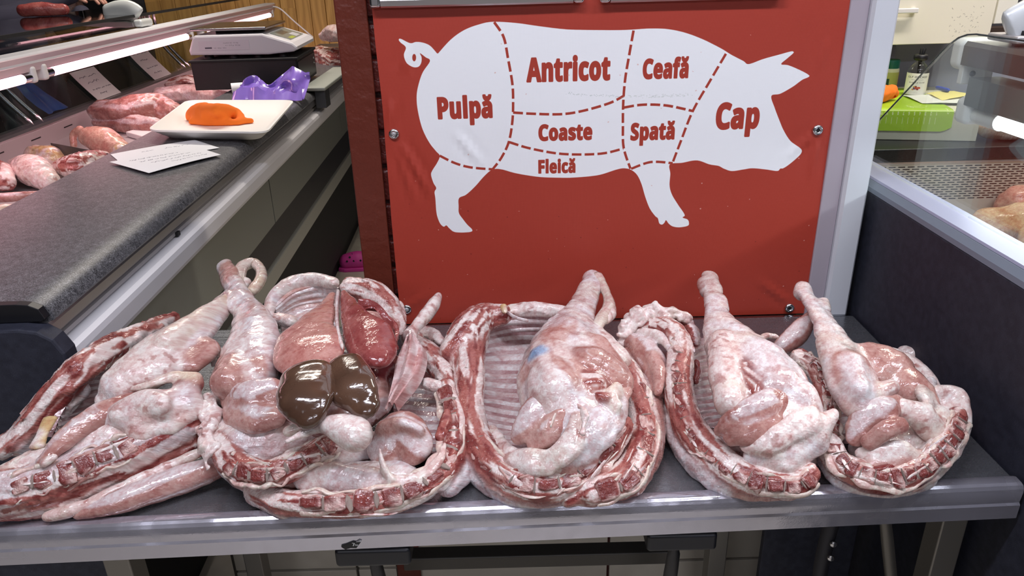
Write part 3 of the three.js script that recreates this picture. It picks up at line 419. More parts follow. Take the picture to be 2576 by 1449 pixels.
M.slick = new THREE.MeshPhysicalMaterial({ color: 0xffffff, vertexColors: true, roughness: 0.16, clearcoat: 1, clearcoatRoughness: 0.06, bumpMap: T.meatBump, bumpScale: 0.00035 });
M.fabric = new THREE.MeshStandardMaterial({ color: 0xffffff, vertexColors: true, roughness: 0.85, bumpMap: T.weave, bumpScale: 0.0004 });
// ---------- left display counter (local x = distance from the worktop nose, local z = along the counter) ----------
const CP = [-0.724, 0, -1.06], CT = rad(1.7), CLEN = 4.05;
const atC = (name, label, cat, group) => thing(name, label, cat, CP, CT, group);
const toC = (p) => { const x = p[0] - CP[0], z = p[2] - CP[2], c = Math.cos(-CT), s = Math.sin(-CT); return [x * c + z * s, p[1], -x * s + z * c]; };
{ const t = atC('granite_worktop', 'grey speckled worktop with a rounded nose on the left counter', 'worktop');
  const nose = [[-0.365, 0.99], [-0.365, 1.02], [-0.045, 1.02], [-0.026, 1.018], [-0.012, 1.011], [-0.002, 0.999], [0, 0.99], [-0.004, 0.984], [-0.03, 0.984]];
  const g = new THREE.BufferGeometry(); g.setAttribute('position', prism(nose, -CLEN, -0.012).attributes.position); part('slab', uvm(toCreasedNormals(g, 0.6)), M.granite, t);
  part('end_cap', prism([[-1.0, 0.99], [-1.0, 1.0205], [-0.045, 1.0205], [-0.026, 1.0185], [-0.012, 1.011], [-0.006, 0.995], [-0.012, 0.99]], -0.012, 0.004, 0.001), M.black, t, 'black end cap');
  part('end_shelf', box(-1.0, -0.365, 0.99, 1.02, -0.42, -0.012, 0.002), M.granite, t);
}
{ const t = atC('counter_base', 'grey and white counter base with aluminium rails and a white bumper', 'counter');
  const z0 = -CLEN, z1 = -0.005;
  part('upper_rail', prism([[-0.05, 0.984], [-0.008, 0.984], [-0.006, 0.978], [-0.006, 0.962], [-0.012, 0.957], [-0.05, 0.957]], z0, z1), M.alu, t, 'aluminium rail');
  part('groove_rail', prism([[-0.06, 0.957], [-0.022, 0.957], [-0.022, 0.948], [-0.014, 0.948], [-0.014, 0.94], [-0.024, 0.94], [-0.024, 0.935], [-0.06, 0.935]], z0, z1), M.aluMatte, t, 'grooved aluminium rail');
  part('bumper', prism([[-0.05, 0.935], [0.004, 0.935], [0.013, 0.93], [0.016, 0.92], [0.016, 0.893], [0.013, 0.884], [0.004, 0.88], [-0.05, 0.88]], z0, z1), M.whitePaint, t, 'white bumper profile');
  for (let i = 0; i < 3; i++) part('front_panel', box(-0.045, -0.03, 0.695, 0.879, z0 + 0.004 + i * 1.348, z0 + (i + 1) * 1.348 - 0.004), mat(0x8c8f88, 0.35, 0.35), t);
  part('carcass_box', box(-0.36, -0.08, 0.12, 0.7, z0, z1), M.blackMatte, t);
  part('recess_shade', box(-0.078, -0.07, 0.54, 0.694, z0, z1), mat(0x24252c, 0.4), t);  // dark sheet: shade of the recess under the front panels put into colour
  part('kick_rail', box(-0.082, -0.062, 0.47, 0.53, z0, z1, 0.004), mat(0xa9aaa2, 0.4, 0.2), t, 'pale kick rail');
  part('kick_panel', box(-0.2, -0.12, 0, 0.47, z0, z1), M.blackMatte, t);
  part('rail_clip', box(-0.02, -0.008, 0.938, 0.947, -0.55, -0.535), M.rubber, t);
  const pr = [[-1.2, 0], [-1.2, 0.989], [-0.035, 0.989], [-0.008, 0.984], [0.012, 0.97], [0.024, 0.945], [0.026, 0.9], [0.026, 0]];
  part('end_panel', prism(pr, -0.006, 0.03, 0.004), M.navy, t, 'dark navy rounded end panel');
}
{ const t = atC('display_well', 'stainless meat well sunk behind the worktop', 'display well');
  part('pan', box(-0.86, -0.365, 0.915, 0.93, -CLEN, -0.43), M.aluMatte, t);
  part('front_wall', box(-0.375, -0.365, 0.93, 0.99, -CLEN, -0.43), M.aluMatte, t);
  part('back_wall', box(-0.868, -0.858, 0.93, 0.988, -CLEN, -0.43), M.aluMatte, t);
  part('back_ledge', prism([[-0.93, 0.975], [-0.93, 1.0], [-0.875, 1.0], [-0.862, 0.994], [-0.862, 0.98]], -CLEN, -0.43), M.alu, t);
  for (let i = 0; i < 10; i++) part('slot', box(-0.8585, -0.8572, 0.962, 0.966, -0.7 - i * 0.22, -0.64 - i * 0.22), M.rubber, t);
  part('lower_front', box(-0.99, -0.88, 0, 0.975, -CLEN, -0.43), M.darkHall, t);
}
// curved glass, its supports, the dark glass shelf, lamps
const curveX = (v) => -0.9 - 0.14 * Math.sin(v * PI * 0.62), curveY = (v) => 1.002 + 0.312 * v;
{ const t = atC('curved_display_glass', 'curved glass front of the left display counter', 'glass');
  part('pane', thick(6, 22, (u, v) => [curveX(v), curveY(v), lerp(-0.43, -CLEN, u)], 0.006), M.glass, t);
  for (const z of [-1.6, -3.08]) for (const dz of [0, 0.06]) { part('support_bar', limb([0, 0.2, 0.4, 0.6, 0.8, 1].map((v) => [curveX(v) + 0.02, curveY(v), z - dz, 0.008]), 20, 8), M.chrome, t, 'bent chrome support bar'); }
}
{ const t = atC('glass_shelf', 'smoked glass shelf with a dark edge above the left display', 'shelf');
  part('pane', box(-1.1, -0.67, 1.32, 1.328, -CLEN, -0.35), M.smoked, t);
  part('edge_strip', box(-0.67, -0.663, 1.319, 1.329, -CLEN, -0.35), M.rubber, t, 'dark edge strip');
}
const tubeMat = new THREE.MeshStandardMaterial({ color: 0xffffff, emissive: 0xffb9c4, emissiveIntensity: 2.2, roughness: 0.4 });
{ const t = atC('meat_lamp', 'white lamp channel with pink fluorescent tubes above the meat', 'lamp'), x = -0.62, y = -0.037, ze = -3.95;
  part('channel', prism([[x - 0.03, 1.318], [x + 0.026, 1.318], [x + 0.03, 1.312], [x + 0.03, 1.29], [x + 0.012, 1.275], [x - 0.012, 1.275], [x - 0.03, 1.29]].map((p) => [p[0], p[1] + y]), ze, -0.3), M.whitePaint, t);
  part('reflector', prism([[x + 0.031, 1.312], [x + 0.034, 1.31], [x + 0.022, 1.268], [x + 0.018, 1.268]].map((p) => [p[0], p[1] + y]), ze, -0.3), mat(0xd9c3c9, 0.3, 0.3), t);
  for (const [a, b] of [[-0.3, -1.15], [-1.27, -2.44], [-2.64, -3.86]]) {
    const tb = part('tube', new THREE.CylinderGeometry(0.013, 0.013, Math.abs(b - a), 20).rotateX(PI / 2).translate(x + 0.014, 1.252 + y, (a + b) / 2), tubeMat, t, 'glowing pink tube');
    for (const z of [a, b]) { part('tube_cap', new THREE.CylinderGeometry(0.0138, 0.0138, 0.035, 20).rotateX(PI / 2).translate(x + 0.014, 1.252 + y, z), M.chrome, tb); part('tube_socket', box(x - 0.002, x + 0.03, 1.236 + y, 1.282 + y, z + (z === a ? 0.018 : -0.042), z + (z === a ? 0.042 : -0.018), 0.008, 3), M.plasticWhite, tb); }
    const L = new THREE.RectAreaLight(0xffb4c0, 7, 0.026, Math.abs(b - a)); L.position.set(x + 0.014, 1.236 + y, (a + b) / 2); L.rotation.x = -PI / 2; t.add(L);
  }
  part('cable', tube([[x + 0.02, 1.265, -3.88], [x + 0.06, 1.25, -3.92], [x + 0.14, 1.17, -3.93], [x + 0.24, 1.07, -3.95]], 0.005, 20, 6), M.plasticWhite, t, 'white lamp cable');
}
{ const t = atC('shelf_bracket', 'silver clamp bracket holding the smoked glass shelf', 'bracket'), z = -2.1, cl = mat(0xd3d7d5, 0.38, 0.15);
  part('arm', prism([[-0.95, 1.306], [-0.7, 1.306], [-0.67, 1.3], [-0.67, 1.284], [-0.7, 1.2825], [-0.95, 1.298]], z - 0.03, z + 0.03, 0.003), M.aluMatte, t);
  part('clamp', limb([[-0.79, 1.333, z, 0.012], [-0.73, 1.343, z, 0.016], [-0.68, 1.34, z, 0.017], [-0.655, 1.318, z, 0.016]], 20, 12, 2.4), cl, t);
  part('clamp_block', box(-0.66, -0.625, 1.284, 1.312, z - 0.055, z + 0.055, 0.01, 3), cl, t);
}
// cards on the glass
function scrawl(c, w, h, seed, lines, color) { const r = rng(seed); c.strokeStyle = color; c.lineWidth = Math.max(1.2, h * 0.012); c.lineCap = 'round';
  for (const [y, x0, x1, s] of lines) { let x = x0 * w; while (x < x1 * w) { const n = 2 + Math.floor(r() * 5); c.beginPath(); c.moveTo(x, y * h); for (let i = 0; i < n; i++) { x += s * h * (0.35 + r() * 0.4); c.quadraticCurveTo(x - s * h * 0.3, y * h - s * h * (r() * 1.3 - 0.2), x, y * h - s * h * (r() * 0.5 - 0.1)); } c.stroke(); x += s * h * 0.6; } } }
[[-2.1, 0.0, 0.2, 11, 'curled price card on the curved glass beside the blue bag'], [-2.68, 0.0, 0.32, 12, 'curled price card on the curved glass beside the chrome bars']].forEach(([z, v0, v1, sd, label]) => {
  const t = atC('price_card', label, 'price card');
  const tx = canvasTex(256, 320, (c, w, h) => { c.fillStyle = '#b4c0ba'; c.fillRect(0, 0, w, h); scrawl(c, w, h, sd, [[0.25, 0.15, 0.8, 0.09], [0.45, 0.25, 0.7, 0.12], [0.68, 0.2, 0.8, 0.06], [0.85, 0.3, 0.6, 0.08]], '#343a44'); });
  part('card', thick(8, 14, (u, v) => { const q = lerp(v0, v1 + 0.16, v); return [curveX(q) + 0.012, curveY(q), z - u * 0.21 - v * 0.0]; }, 0.0008), mat(0xffffff, 0.7, 0, { map: tx }), t);
});
{ const g = sheet(16, 24, (u, v) => { const q = lerp(0.02, 0.62, v), w = lerp(0.075, 0.012, v); return [curveX(q) - 0.02 + 0.008 * Math.sin(u * 9 + v * 4), curveY(q), -1.8 - 0.05 * (1 - v) + (u - 0.5) * 2 * w + 0.006 * noise(u * 4, v * 6, 1)]; });
  const t = atC('blue_plastic_bag', 'blue plastic bag hanging behind the curved glass', 'bag'); part('bag_film', g, pmat(0x2d62b8, 0.3, { transmission: 0.25, thickness: 0, side: THREE.DoubleSide }), t); }
// ---------- meat in the left well ----------
const lump = (name, label, prims, o = {}, m = M.meat, cat = 'meat', group) => single(name, sdfMesh(prims, { cell: 0.005, k: 0.02, tau: 0.006, ...o }), m, label, cat, [0, 0, 0], 0, group);
lump('fat_piece', 'pale wrinkled caul fat piece at the near end of the well', chain([[-1.4487,.96,-2.1763,.0305],[-1.3327,.98,-2.0661,.0424],[-1.2788,.96,-2.0298,.0286]], 'fat'), { cell: 0.004, disp: (x, y, z) => 0.01 * Math.abs(fbm((x + z * 0.6) * 90, y * 30, (z - x * 0.6) * 25, 2)) - 0.004 });
lump('rib_chop', 'red and white bony rib chop leaning on the worktop edge', chain([[-1.3182,.96,-2.1629,.0257],[-1.2322,.98,-2.1087,.0364],[-1.2273,.97,-2.2081,.0309],[-1.2343,.96,-2.2989,.0148]], 'chop'), { cell: 0.004, disp: ragged(0.008, 60) }, M.chop);
lump('knuckle_piece', 'yellowish knuckle joint beside the caul fat', [...chain([[-1.4879,.97,-2.3373,.025],[-1.4351,.96,-2.3207,.0348],[-1.4047,.94,-2.3468,.0303]], 'yel'), blob([[-1.4915,.97,-2.322,.0174]][0], 'raw')], { disp: ragged(0.006, 50) });
lump('poultry_piece', 'pink and tan skinned bird lump with a drooping neck', [...chain([[-1.4025,.98,-2.5115,.0346],[-1.3476,.97,-2.4898,.0477],[-1.2823,.95,-2.4536,.0341],[-1.2436,.94,-2.4356,.0156]], 'pink'), ...chain([[-1.4504,1,-2.5495,.0135],[-1.4784,.98,-2.5518,.0122],[-1.4738,.95,-2.5335,.0108]], 'pink'), blob([[-1.2382,.96,-2.3784,.0254]][0], 'yel')], { disp: wrinkle(0.004, 40) });
lump('pork_slab', 'large dark pink meat slab lying across the white pan', chain([[-1.5521,1,-2.8909,.0393],[-1.4293,1.01,-2.8593,.0508],[-1.3404,1,-2.927,.052],[-1.2554,.99,-2.863,.036]], 'mus'), { disp: ragged(0.012, 26) });
lump('pork_slab', 'lower dark pink slab with a pale edge under the large slab', chain([[-1.5536,.96,-2.8801,.0273],[-1.4291,.96,-2.8337,.0358],[-1.2985,.96,-2.773,.0322]], 'mus'), { disp: ragged(0.01, 30, 4) });
lump('pork_trim', 'pale pink fatty trim beyond the dark slab', chain([[-1.5437,.98,-3.3986,.0318],[-1.4581,.98,-3.4501,.0394],[-1.299,.97,-3.4001,.0283],[-1.2272,.96,-3.4181,.0142]], 'pale'), { disp: ragged(0.012, 26, 8) });
lump('pork_trim', 'mottled red and white trim against the black scale stand', chain([[-1.5871,.99,-3.6401,.0263],[-1.4971,1,-3.6311,.0375],[-1.4251,.98,-3.6548,.0264],[-1.4018,.97,-3.7177,.0115]], 'chop'), { disp: ragged(0.014, 24, 9) });
lump('pork_strip', 'long smooth pink strip at the near end of the well', chain([[-1.3259,.97,-1.8315,.012],[-1.252,.97,-1.8421,.0131],[-1.205,.97,-1.866,.0082],[-1.1812,.97,-1.8746,.0041]], 'mus'), { cell: 0.004 });
lump('fat_piece', 'creamy fat piece beside the long pink strip', chain([[-1.2394,.97,-1.6956,.0225],[-1.2137,.97,-1.7301,.0153],[-1.1903,.97,-1.747,.0087],[-1.1702,.97,-1.784,.0078]], 'yel'), { cell: 0.004, disp: ragged(0.006, 50) });
lump('pork_trim', 'dark red trim next to the caul fat', chain([[-1.5053,.97,-2.078,.0337],[-1.4458,.98,-2.0776,.0336],[-1.3788,.97,-2.0035,.0283]], 'chop'), { cell: 0.005, disp: ragged(0.008, 40) });
{ const t = thing('white_pan', 'shallow white pan under the dark pink slabs', 'pan'); const q = [[-1.3939,.94,-2.741],[-1.2353,.94,-2.5985],[-1.1382,.94,-2.7645],[-1.3018,.94,-3.0116]]; part('pan_body', slab(q.map((p) => [p[0], p[2]]), 0.931, 0.95, 0.003), M.plasticWhite, t); }
{ const t = single('divider_plate', thick(10, 1, (u, v) => { const b = [-1.4361,1,-2.3489], e = [-1.1848,.985,-2.226]; return [lerp(b[0], e[0], u), lerp(b[1] - 0.002, e[1], u) - v * 0.045, lerp(b[2], e[2], u)]; }, 0.002), M.steelDark, 'thin steel divider between the bird lump and the chops', 'divider'); }
// ---------- things on the worktop ----------
// foam tray: corners of its rim, front left, front right, back right, back left
function rounded(q, r, n = 5) { const out = []; for (let i = 0; i < 4; i++) { const a = q[(i + 3) % 4], b = q[i], c = q[(i + 1) % 4], A = new THREE.Vector2(a[0] - b[0], a[1] - b[1]).normalize(), B = new THREE.Vector2(c[0] - b[0], c[1] - b[1]).normalize(); for (let k = 0; k <= n; k++) { const t = k / n, w0 = (1 - t) ** 2, w2 = t * t; out.push([b[0] + A.x * r * w0 + B.x * r * w2, b[1] + A.y * r * w0 + B.y * r * w2]); } } return out; }
function rings(list, close = true) { const n = list[0].length, pos = [], idx = []; for (const L of list) for (const p of L) pos.push(...p); for (let i = 0; i < list.length - 1; i++) for (let j = 0; j < n; j++) { const a = i * n + j, b = i * n + (j + 1) % n; idx.push(a, b, a + n, a + n, b, b + n); }
  if (close) { const L = list[list.length - 1], c = L.reduce((s, p) => [s[0] + p[0] / n, s[1] + p[1] / n, s[2] + p[2] / n], [0, 0, 0]), k = pos.length / 3, o = (list.length - 1) * n; pos.push(...c); for (let j = 0; j < n; j++) idx.push(o + j, o + (j + 1) % n, k); }
  const g = new THREE.BufferGeometry(); g.setAttribute('position', new THREE.Float32BufferAttribute(pos, 3)); g.setIndex(idx); return uvm(toCreasedNormals(g, 0.6)); }
{ const q = [[-1.0622,1.057,-2.2083],[-.6854,1.057,-2.1339],[-.7449,1.057,-2.6771],[-1.1488,1.057,-2.7386]].map((p) => [p[0], p[2]]), c = q.reduce((s, p) => [s[0] + p[0] / 4, s[1] + p[1] / 4], [0, 0]);
  const R = (k, y, r) => rounded(q.map((p) => [lerp(c[0], p[0], k), lerp(c[1], p[1], k)]), r).map((p) => [p[0], y, p[1]]);
  const t = thing('foam_tray', 'white foam tray holding an orange cloth on the worktop', 'tray', [0, 0, 0]);
  part('tray_body', rings([R(0.74, 1.022, 0.05), R(0.8, 1.0225, 0.05), R(0.985, 1.052, 0.05), R(1, 1.053, 0.05), R(1.0, 1.058, 0.05), R(0.965, 1.059, 0.05), R(0.95, 1.056, 0.05), R(0.79, 1.03, 0.045), R(0.74, 1.0275, 0.04)]), M.foam, t);
}
{ const k = [[-1.0389,1.04,-2.5147,.0264],[-.9992,1.06,-2.4716,.0259],[-.9157,1.08,-2.3918,.0188],[-.8898,1.05,-2.4687,.022],[-.8509,1.035,-2.4283,.0115],[-.8284,1.033,-2.429,.0102]];
  single('orange_cloth', sdfMesh([...chain(k, 'orange'), ...chain([[-1.0166,1.034,-2.4359,.0103],[-.9351,1.033,-2.4047,.0114],[-.8599,1.033,-2.4075,.0102]], 'orange')], { cell: 0.0035, k: 0.03, damp: 0.012, floor: 1.0282, disp: (x, y, z) => 0.012 * Math.abs(fbm(x * 16 + z * 6, y * 14, z * 10, 2)) - 0.004 }), M.fabric, 'bright orange crumpled cloth lying in the foam tray', 'cloth'); }
{ const card = (pts, sd, lift, label, txt) => { const q = pts.map((p) => [p[0], p[1] + lift, p[2]]);
    const tx = canvasTex(512, 160, (c, w, h) => { c.fillStyle = '#eef1f4'; c.fillRect(0, 0, w, h); txt(c, w, h); });
    single('note_card', thick(10, 3, (u, v) => { const a = [0, 1, 2].map((k) => lerp(lerp(q[0][k], q[1][k], u), lerp(q[3][k], q[2][k], u), v)); a[1] += 0.002 * Math.sin(u * 3) ; return a; }, 0.0005), mat(0xffffff, 0.7, 0, { map: tx }), label, 'card'); };
  card([[-1.0014,1.022,-1.9216],[-.8186,1.022,-2.1079],[-.9323,1.022,-2.2237],[-1.1062,1.022,-2.0638]], 1, 0.0, 'handwritten white card lying under the other card on the worktop', (c, w, h) => { scrawl(c, w, h, 21, [[0.35, 0.55, 0.8, 0.14], [0.3, 0.3, 0.42, 0.06]], '#6a7080'); });
  card([[-.8944,1.025,-1.8245],[-.7767,1.025,-2.0015],[-.8723,1.025,-2.0962],[-1.0541,1.025,-1.9529]], 2, 0.002, 'handwritten white card lying on top of the other card', (c, w, h) => { c.save(); c.translate(w, h); c.rotate(PI); scrawl(c, w, h, 22, [[0.3, 0.1, 0.5, 0.11], [0.48, 0.12, 0.75, 0.1], [0.66, 0.2, 0.8, 0.09], [0.84, 0.3, 0.85, 0.08]], '#4a5060'); c.restore(); }); }
// scale on a black stand
{ const t = thing('scale_stand', 'black box stand carrying the shop scale', 'stand', [-1.07, 0, -3.34], rad(3));
  part('body', box(-0.21, 0.21, 1.032, 1.147, -0.2, 0.2, 0.004), M.black, t); part('top_lip', box(-0.217, 0.217, 1.14, 1.15, -0.207, 0.207, 0.003), M.blackMatte, t);
  part('side_panel', box(0.2095, 0.213, 1.045, 1.13, -0.185, 0.185, 0.001), mat(0x222226, 0.35), t);
  for (let i = 0; i < 2; i++) part('side_bolt', lathe([[0, 0.003], [0.004, 0.0025], [0.005, 0]], 12).rotateZ(-PI / 2).translate(0.213, 1.09 + i * 0.02, -0.15), M.chrome, t);
  const s = thing('shop_scale', 'white electronic shop scale with a steel platter', 'scale', [-1.07, 0, -3.34], rad(3));
  part('body', prism([[-0.21, 1.168], [-0.213, 1.185], [-0.19, 1.235], [-0.18, 1.243], [0.085, 1.243], [0.2, 1.205], [0.218, 1.19], [0.218, 1.178], [0.2, 1.17], [0.1, 1.162]], -0.19, 0.185, 0.008), mat(0xd7d6dc, 0.3), s);
  for (const fx of [-0.15, -0.05, 0.05, 0.15]) for (const z of [-0.12, 0.14]) part('foot', new THREE.CylinderGeometry(0.016, 0.02, 0.018, 14).translate(fx, 1.159, z), M.rubber, s);
  const lab = canvasTex(512, 160, (c, w, h) => { c.fillStyle = '#d5cfd8'; c.fillRect(0, 0, w, h); c.fillStyle = '#5b5866'; c.font = '22px sans-serif'; c.fillText('CLASS III  15 kg', 250, 50); c.fillText('e = 2/5 g  20 kg', 270, 90); c.fillRect(60, 105, 70, 26); c.fillText('CE  Max  Min', 150, 130); });
  part('rating_label', box(-0.17, 0.03, 1.185, 1.222, 0.1856, 0.1866), mat(0xffffff, 0.5, 0, { map: lab }), s);
  { const g = s.children[s.children.length - 1].geometry, p = g.attributes.position, u = g.attributes.uv; for (let i = 0; i < p.count; i++) u.setXY(i, (p.getX(i) + 0.17) / 0.2, (p.getY(i) - 1.185) / 0.037); }
  const scr = canvasTex(256, 128, (c, w, h) => { c.fillStyle = '#7d8580'; c.fillRect(0, 0, w, h); c.fillStyle = '#5d5a52'; c.fillRect(20, 40, 100, 60); c.fillStyle = '#c9cdd6'; c.fillRect(140, 20, 100, 40); c.fillStyle = '#a9bb57'; c.fillRect(200, 70, 50, 40); });
  const sg = new THREE.BoxGeometry(0.085, 0.002, 0.27); part('display', sg, mat(0xffffff, 0.15, 0, { map: scr }), s).position.set(0.142, 1.2255, -0.01); s.children[s.children.length - 1].rotation.z = -Math.atan2(0.038, 0.115);
  part('platter', box(-0.2, 0.1, 1.257, 1.268, -0.2, 0.17, 0.004), M.steel, s, 'brushed steel platter'); part('platter_support', box(-0.12, 0.03, 1.243, 1.257, -0.1, 0.1), M.rubber, s);
}
{ single('cutting_board', slab([[-0.83, -3.1], [-0.735, -3.1], [-0.745, -3.75], [-0.84, -3.75]], 1.022, 1.036, 0.004), mat(0x9ea39b, 0.5), 'pale grey board on the worktop beside the scale stand', 'board');
  const t = thing('board_bracket', 'dark bracket on the counter rail below the grey board', 'bracket'); part('plate', box(-0.785, -0.742, 0.95, 1.02, -3.2, -3.12, 0.003), mat(0x4a4b4e, 0.5, 0.4), t); part('tab', box(-0.8, -0.75, 1.018, 1.0215, -3.2, -3.12), mat(0x4a4b4e, 0.5, 0.4), t); }
{ const t = thing('purple_plastic_bag', 'crumpled purple plastic bag lying in front of the scale stand', 'bag');
  const a = [-1.0523,1.03,-2.9282], b = [-.767,1.03,-2.884];
  part('bag_film', thick(40, 14, (u, v) => { const x = lerp(a[0], b[0], u), z = lerp(a[2], b[2], u) - 0.02 - v * 0.1; const bell = Math.sin(PI * u) ** 0.7; const y = 1.026 + v * (0.03 + 0.055 * bell * (0.6 + 0.4 * Math.sin(u * 11)) + 0.045 * sstep(0.55, 0.95, u)) + 0.012 * Math.abs(noise(u * 9, v * 5, 2)) * v; return [x, y, z + 0.03 * noise(u * 6, v * 3, 4) + 0.02 * Math.sin(u * 17) * v]; }, 0.0006), pmat(0x8f70d8, 0.25, { clearcoat: 0.6, transmission: 0.15, thickness: 0 }), t);
  part('bag_fold', thick(24, 8, (u, v) => { const x = lerp(a[0] + 0.0, b[0], u * 0.98), z = lerp(a[2], b[2], u) + 0.01 - v * 0.03; return [x, 1.024 + v * (0.02 + 0.03 * Math.abs(noise(u * 8, 2, 6))), z + 0.012 * Math.sin(u * 22)]; }, 0.0006), pmat(0xa184e6, 0.22, { clearcoat: 0.6, transmission: 0.15, thickness: 0 }), t);
}
{ const c = [-1.0839,1.04,-3.111]; const t = thing('paper_roll', 'small white paper roll standing against the purple bag', 'paper roll', c, rad(20)); part('roll', new THREE.CylinderGeometry(0.022, 0.022, 0.06, 28).rotateZ(PI / 2), M.paper, t); part('core', new THREE.CylinderGeometry(0.008, 0.008, 0.061, 16).rotateZ(PI / 2), M.rubber, t); }
// ---------- behind the left counter ----------
{ const t = struct('wall_side', box(-2.6, -0.5, 0, 2.2, -5.45, -5.37), M.darkHall, 'warm pine board wall beyond the scale');
  for (let i = 0; i < 18; i++) { const w = 0.098, x = -2.4 + i * 0.1; const g = box(x, x + w, 0.02, 2.2, -5.37, -5.355 + (i % 3) * 0.0015, 0.004, 1); const u = g.attributes.uv; for (let k = 0; k < u.count; k++) u.setXY(k, u.getX(k) + i * 0.37, u.getY(k) + i * 0.53); part('board', g, M.wood, t); } }
lump('pork_trim', 'pile of red and cream trim under the pine wall', [...chain([[-1.0177,1.04,-4.2243,.056],[-.8676,1.04,-4.0156,.0698],[-.7609,1.04,-3.9927,.0612]], 'chop')], { disp: ragged(0.02, 14) }, M.chop);
lump('pork_trim', 'pale pig head piece lying on the trim pile', chain([[-.9206,1.16,-3.9982,.0242],[-.8521,1.18,-3.9228,.0435],[-.7554,1.18,-3.8291,.0386]], 'pale'), { disp: ragged(0.012, 20) });
lump('pork_trim', 'cream fat end lying below the trim pile', chain([[-.9642,.98,-4.1617,.0299],[-.9156,.98,-4.2173,.0303]], 'fat'), { disp: ragged(0.008, 20) });
{ const t = thing('far_meat_counter', 'grey counter carrying the trim pile by the pine wall', 'counter'); part('top', box(-1.6, -0.45, 0.925, 0.95, -5.34, -5.13, 0.004), M.aluMatte, t); part('base', box(-1.55, -0.5, 0, 0.925, -5.34, -5.15), M.darkHall, t); }
// meat sides added as stand-ins for reflections in the curved glass, darkened in colour
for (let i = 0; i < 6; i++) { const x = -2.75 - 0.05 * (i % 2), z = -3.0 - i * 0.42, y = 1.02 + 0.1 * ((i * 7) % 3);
  const t = thing('reflected_carcass', 'darkened meat side added as a reflection in the curved glass', 'meat', [x, 0, z], 0.4 * i, 'meat sides added as reflections in the curved glass');
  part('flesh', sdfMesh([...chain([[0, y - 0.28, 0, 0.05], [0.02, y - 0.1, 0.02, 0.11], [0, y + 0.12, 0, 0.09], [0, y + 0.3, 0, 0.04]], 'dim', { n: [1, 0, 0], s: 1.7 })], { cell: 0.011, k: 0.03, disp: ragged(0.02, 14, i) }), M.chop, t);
  part('hook', tube([[0, y + 0.28, 0], [0.02, y + 0.34, 0], [0, y + 0.4, 0], [0, 1.95, 0]], 0.005, 16, 6), M.chrome, t); }
{ const t = thing('added_rail', 'added steel rail above the meat sides that stand in for reflections', 'rail'); part('bar', box(-2.79, -2.76, 1.96, 1.99, -5.3, -2.7, 0.004), M.steel, t); for (const z of [-2.75, -5.25]) part('post', box(-2.79, -2.76, 0, 1.96, z - 0.015, z + 0.015, 0.004), M.steel, t); }  // added only to carry the stand-in meat sides
// pink clog on the floor beside the pier
{ const c = [-.8571,0,-3.7291]; const t = thing('pink_clog', 'pink rubber clog with round vent holes on the tiled floor', 'shoe', [c[0] + 0.06, 0, c[2] + 0.02], rad(6));
  const pk = mat(0xd23f9a, 0.5);
  const body = sdfMesh([...chain([[-0.075, 0.045, 0, 0.042], [-0.02, 0.05, 0, 0.048], [0.05, 0.045, 0, 0.04], [0.12, 0.04, 0, 0.036]], 'pink'), { p: [0.09, 0.085, 0, 0.034], q: [0.16, 0.085, 0, 0.03], c: 'pink', cut: 1 }], { cell: 0.004, k: 0.02, floor: 0.012 }); body.deleteAttribute('color');
  part('upper', body, pk, t); part('sole', slab([[-0.12, -0.03], [-0.09, -0.046], [0, -0.05], [0.12, -0.04], [0.155, -0.02], [0.155, 0.02], [0.12, 0.04], [0, 0.05], [-0.09, 0.046], [-0.12, 0.03]], 0, 0.02, 0.004), pk, t);
  for (const [a, b] of [[-0.07, 0.3], [-0.035, 0.3], [-0.055, 0.75], [-0.02, 0.75], [0.0, 0.3], [-0.04, 1.2], [-0.005, 1.2]]) { const n = new THREE.Vector3(0, Math.sin(b), Math.cos(b)), h = part('vent_hole', new THREE.CylinderGeometry(0.0055, 0.0055, 0.003, 12), M.rubber, t); h.position.set(a, 0.048 + n.y * 0.046, n.z * 0.046); h.quaternion.setFromUnitVectors(new THREE.Vector3(0, 1, 0), n); } }
lump('ham_piece', 'rosy cured meat piece lying on the smoked glass shelf', chain([[-1.9, 1.352, -3.16, 0.022], [-1.83, 1.354, -3.18, 0.026], [-1.76, 1.352, -3.2, 0.02]], 'spleen', { n: [0, 1, 0], s: 0.9 }), { floor: 1.3285, disp: soft(0.006, 20) });
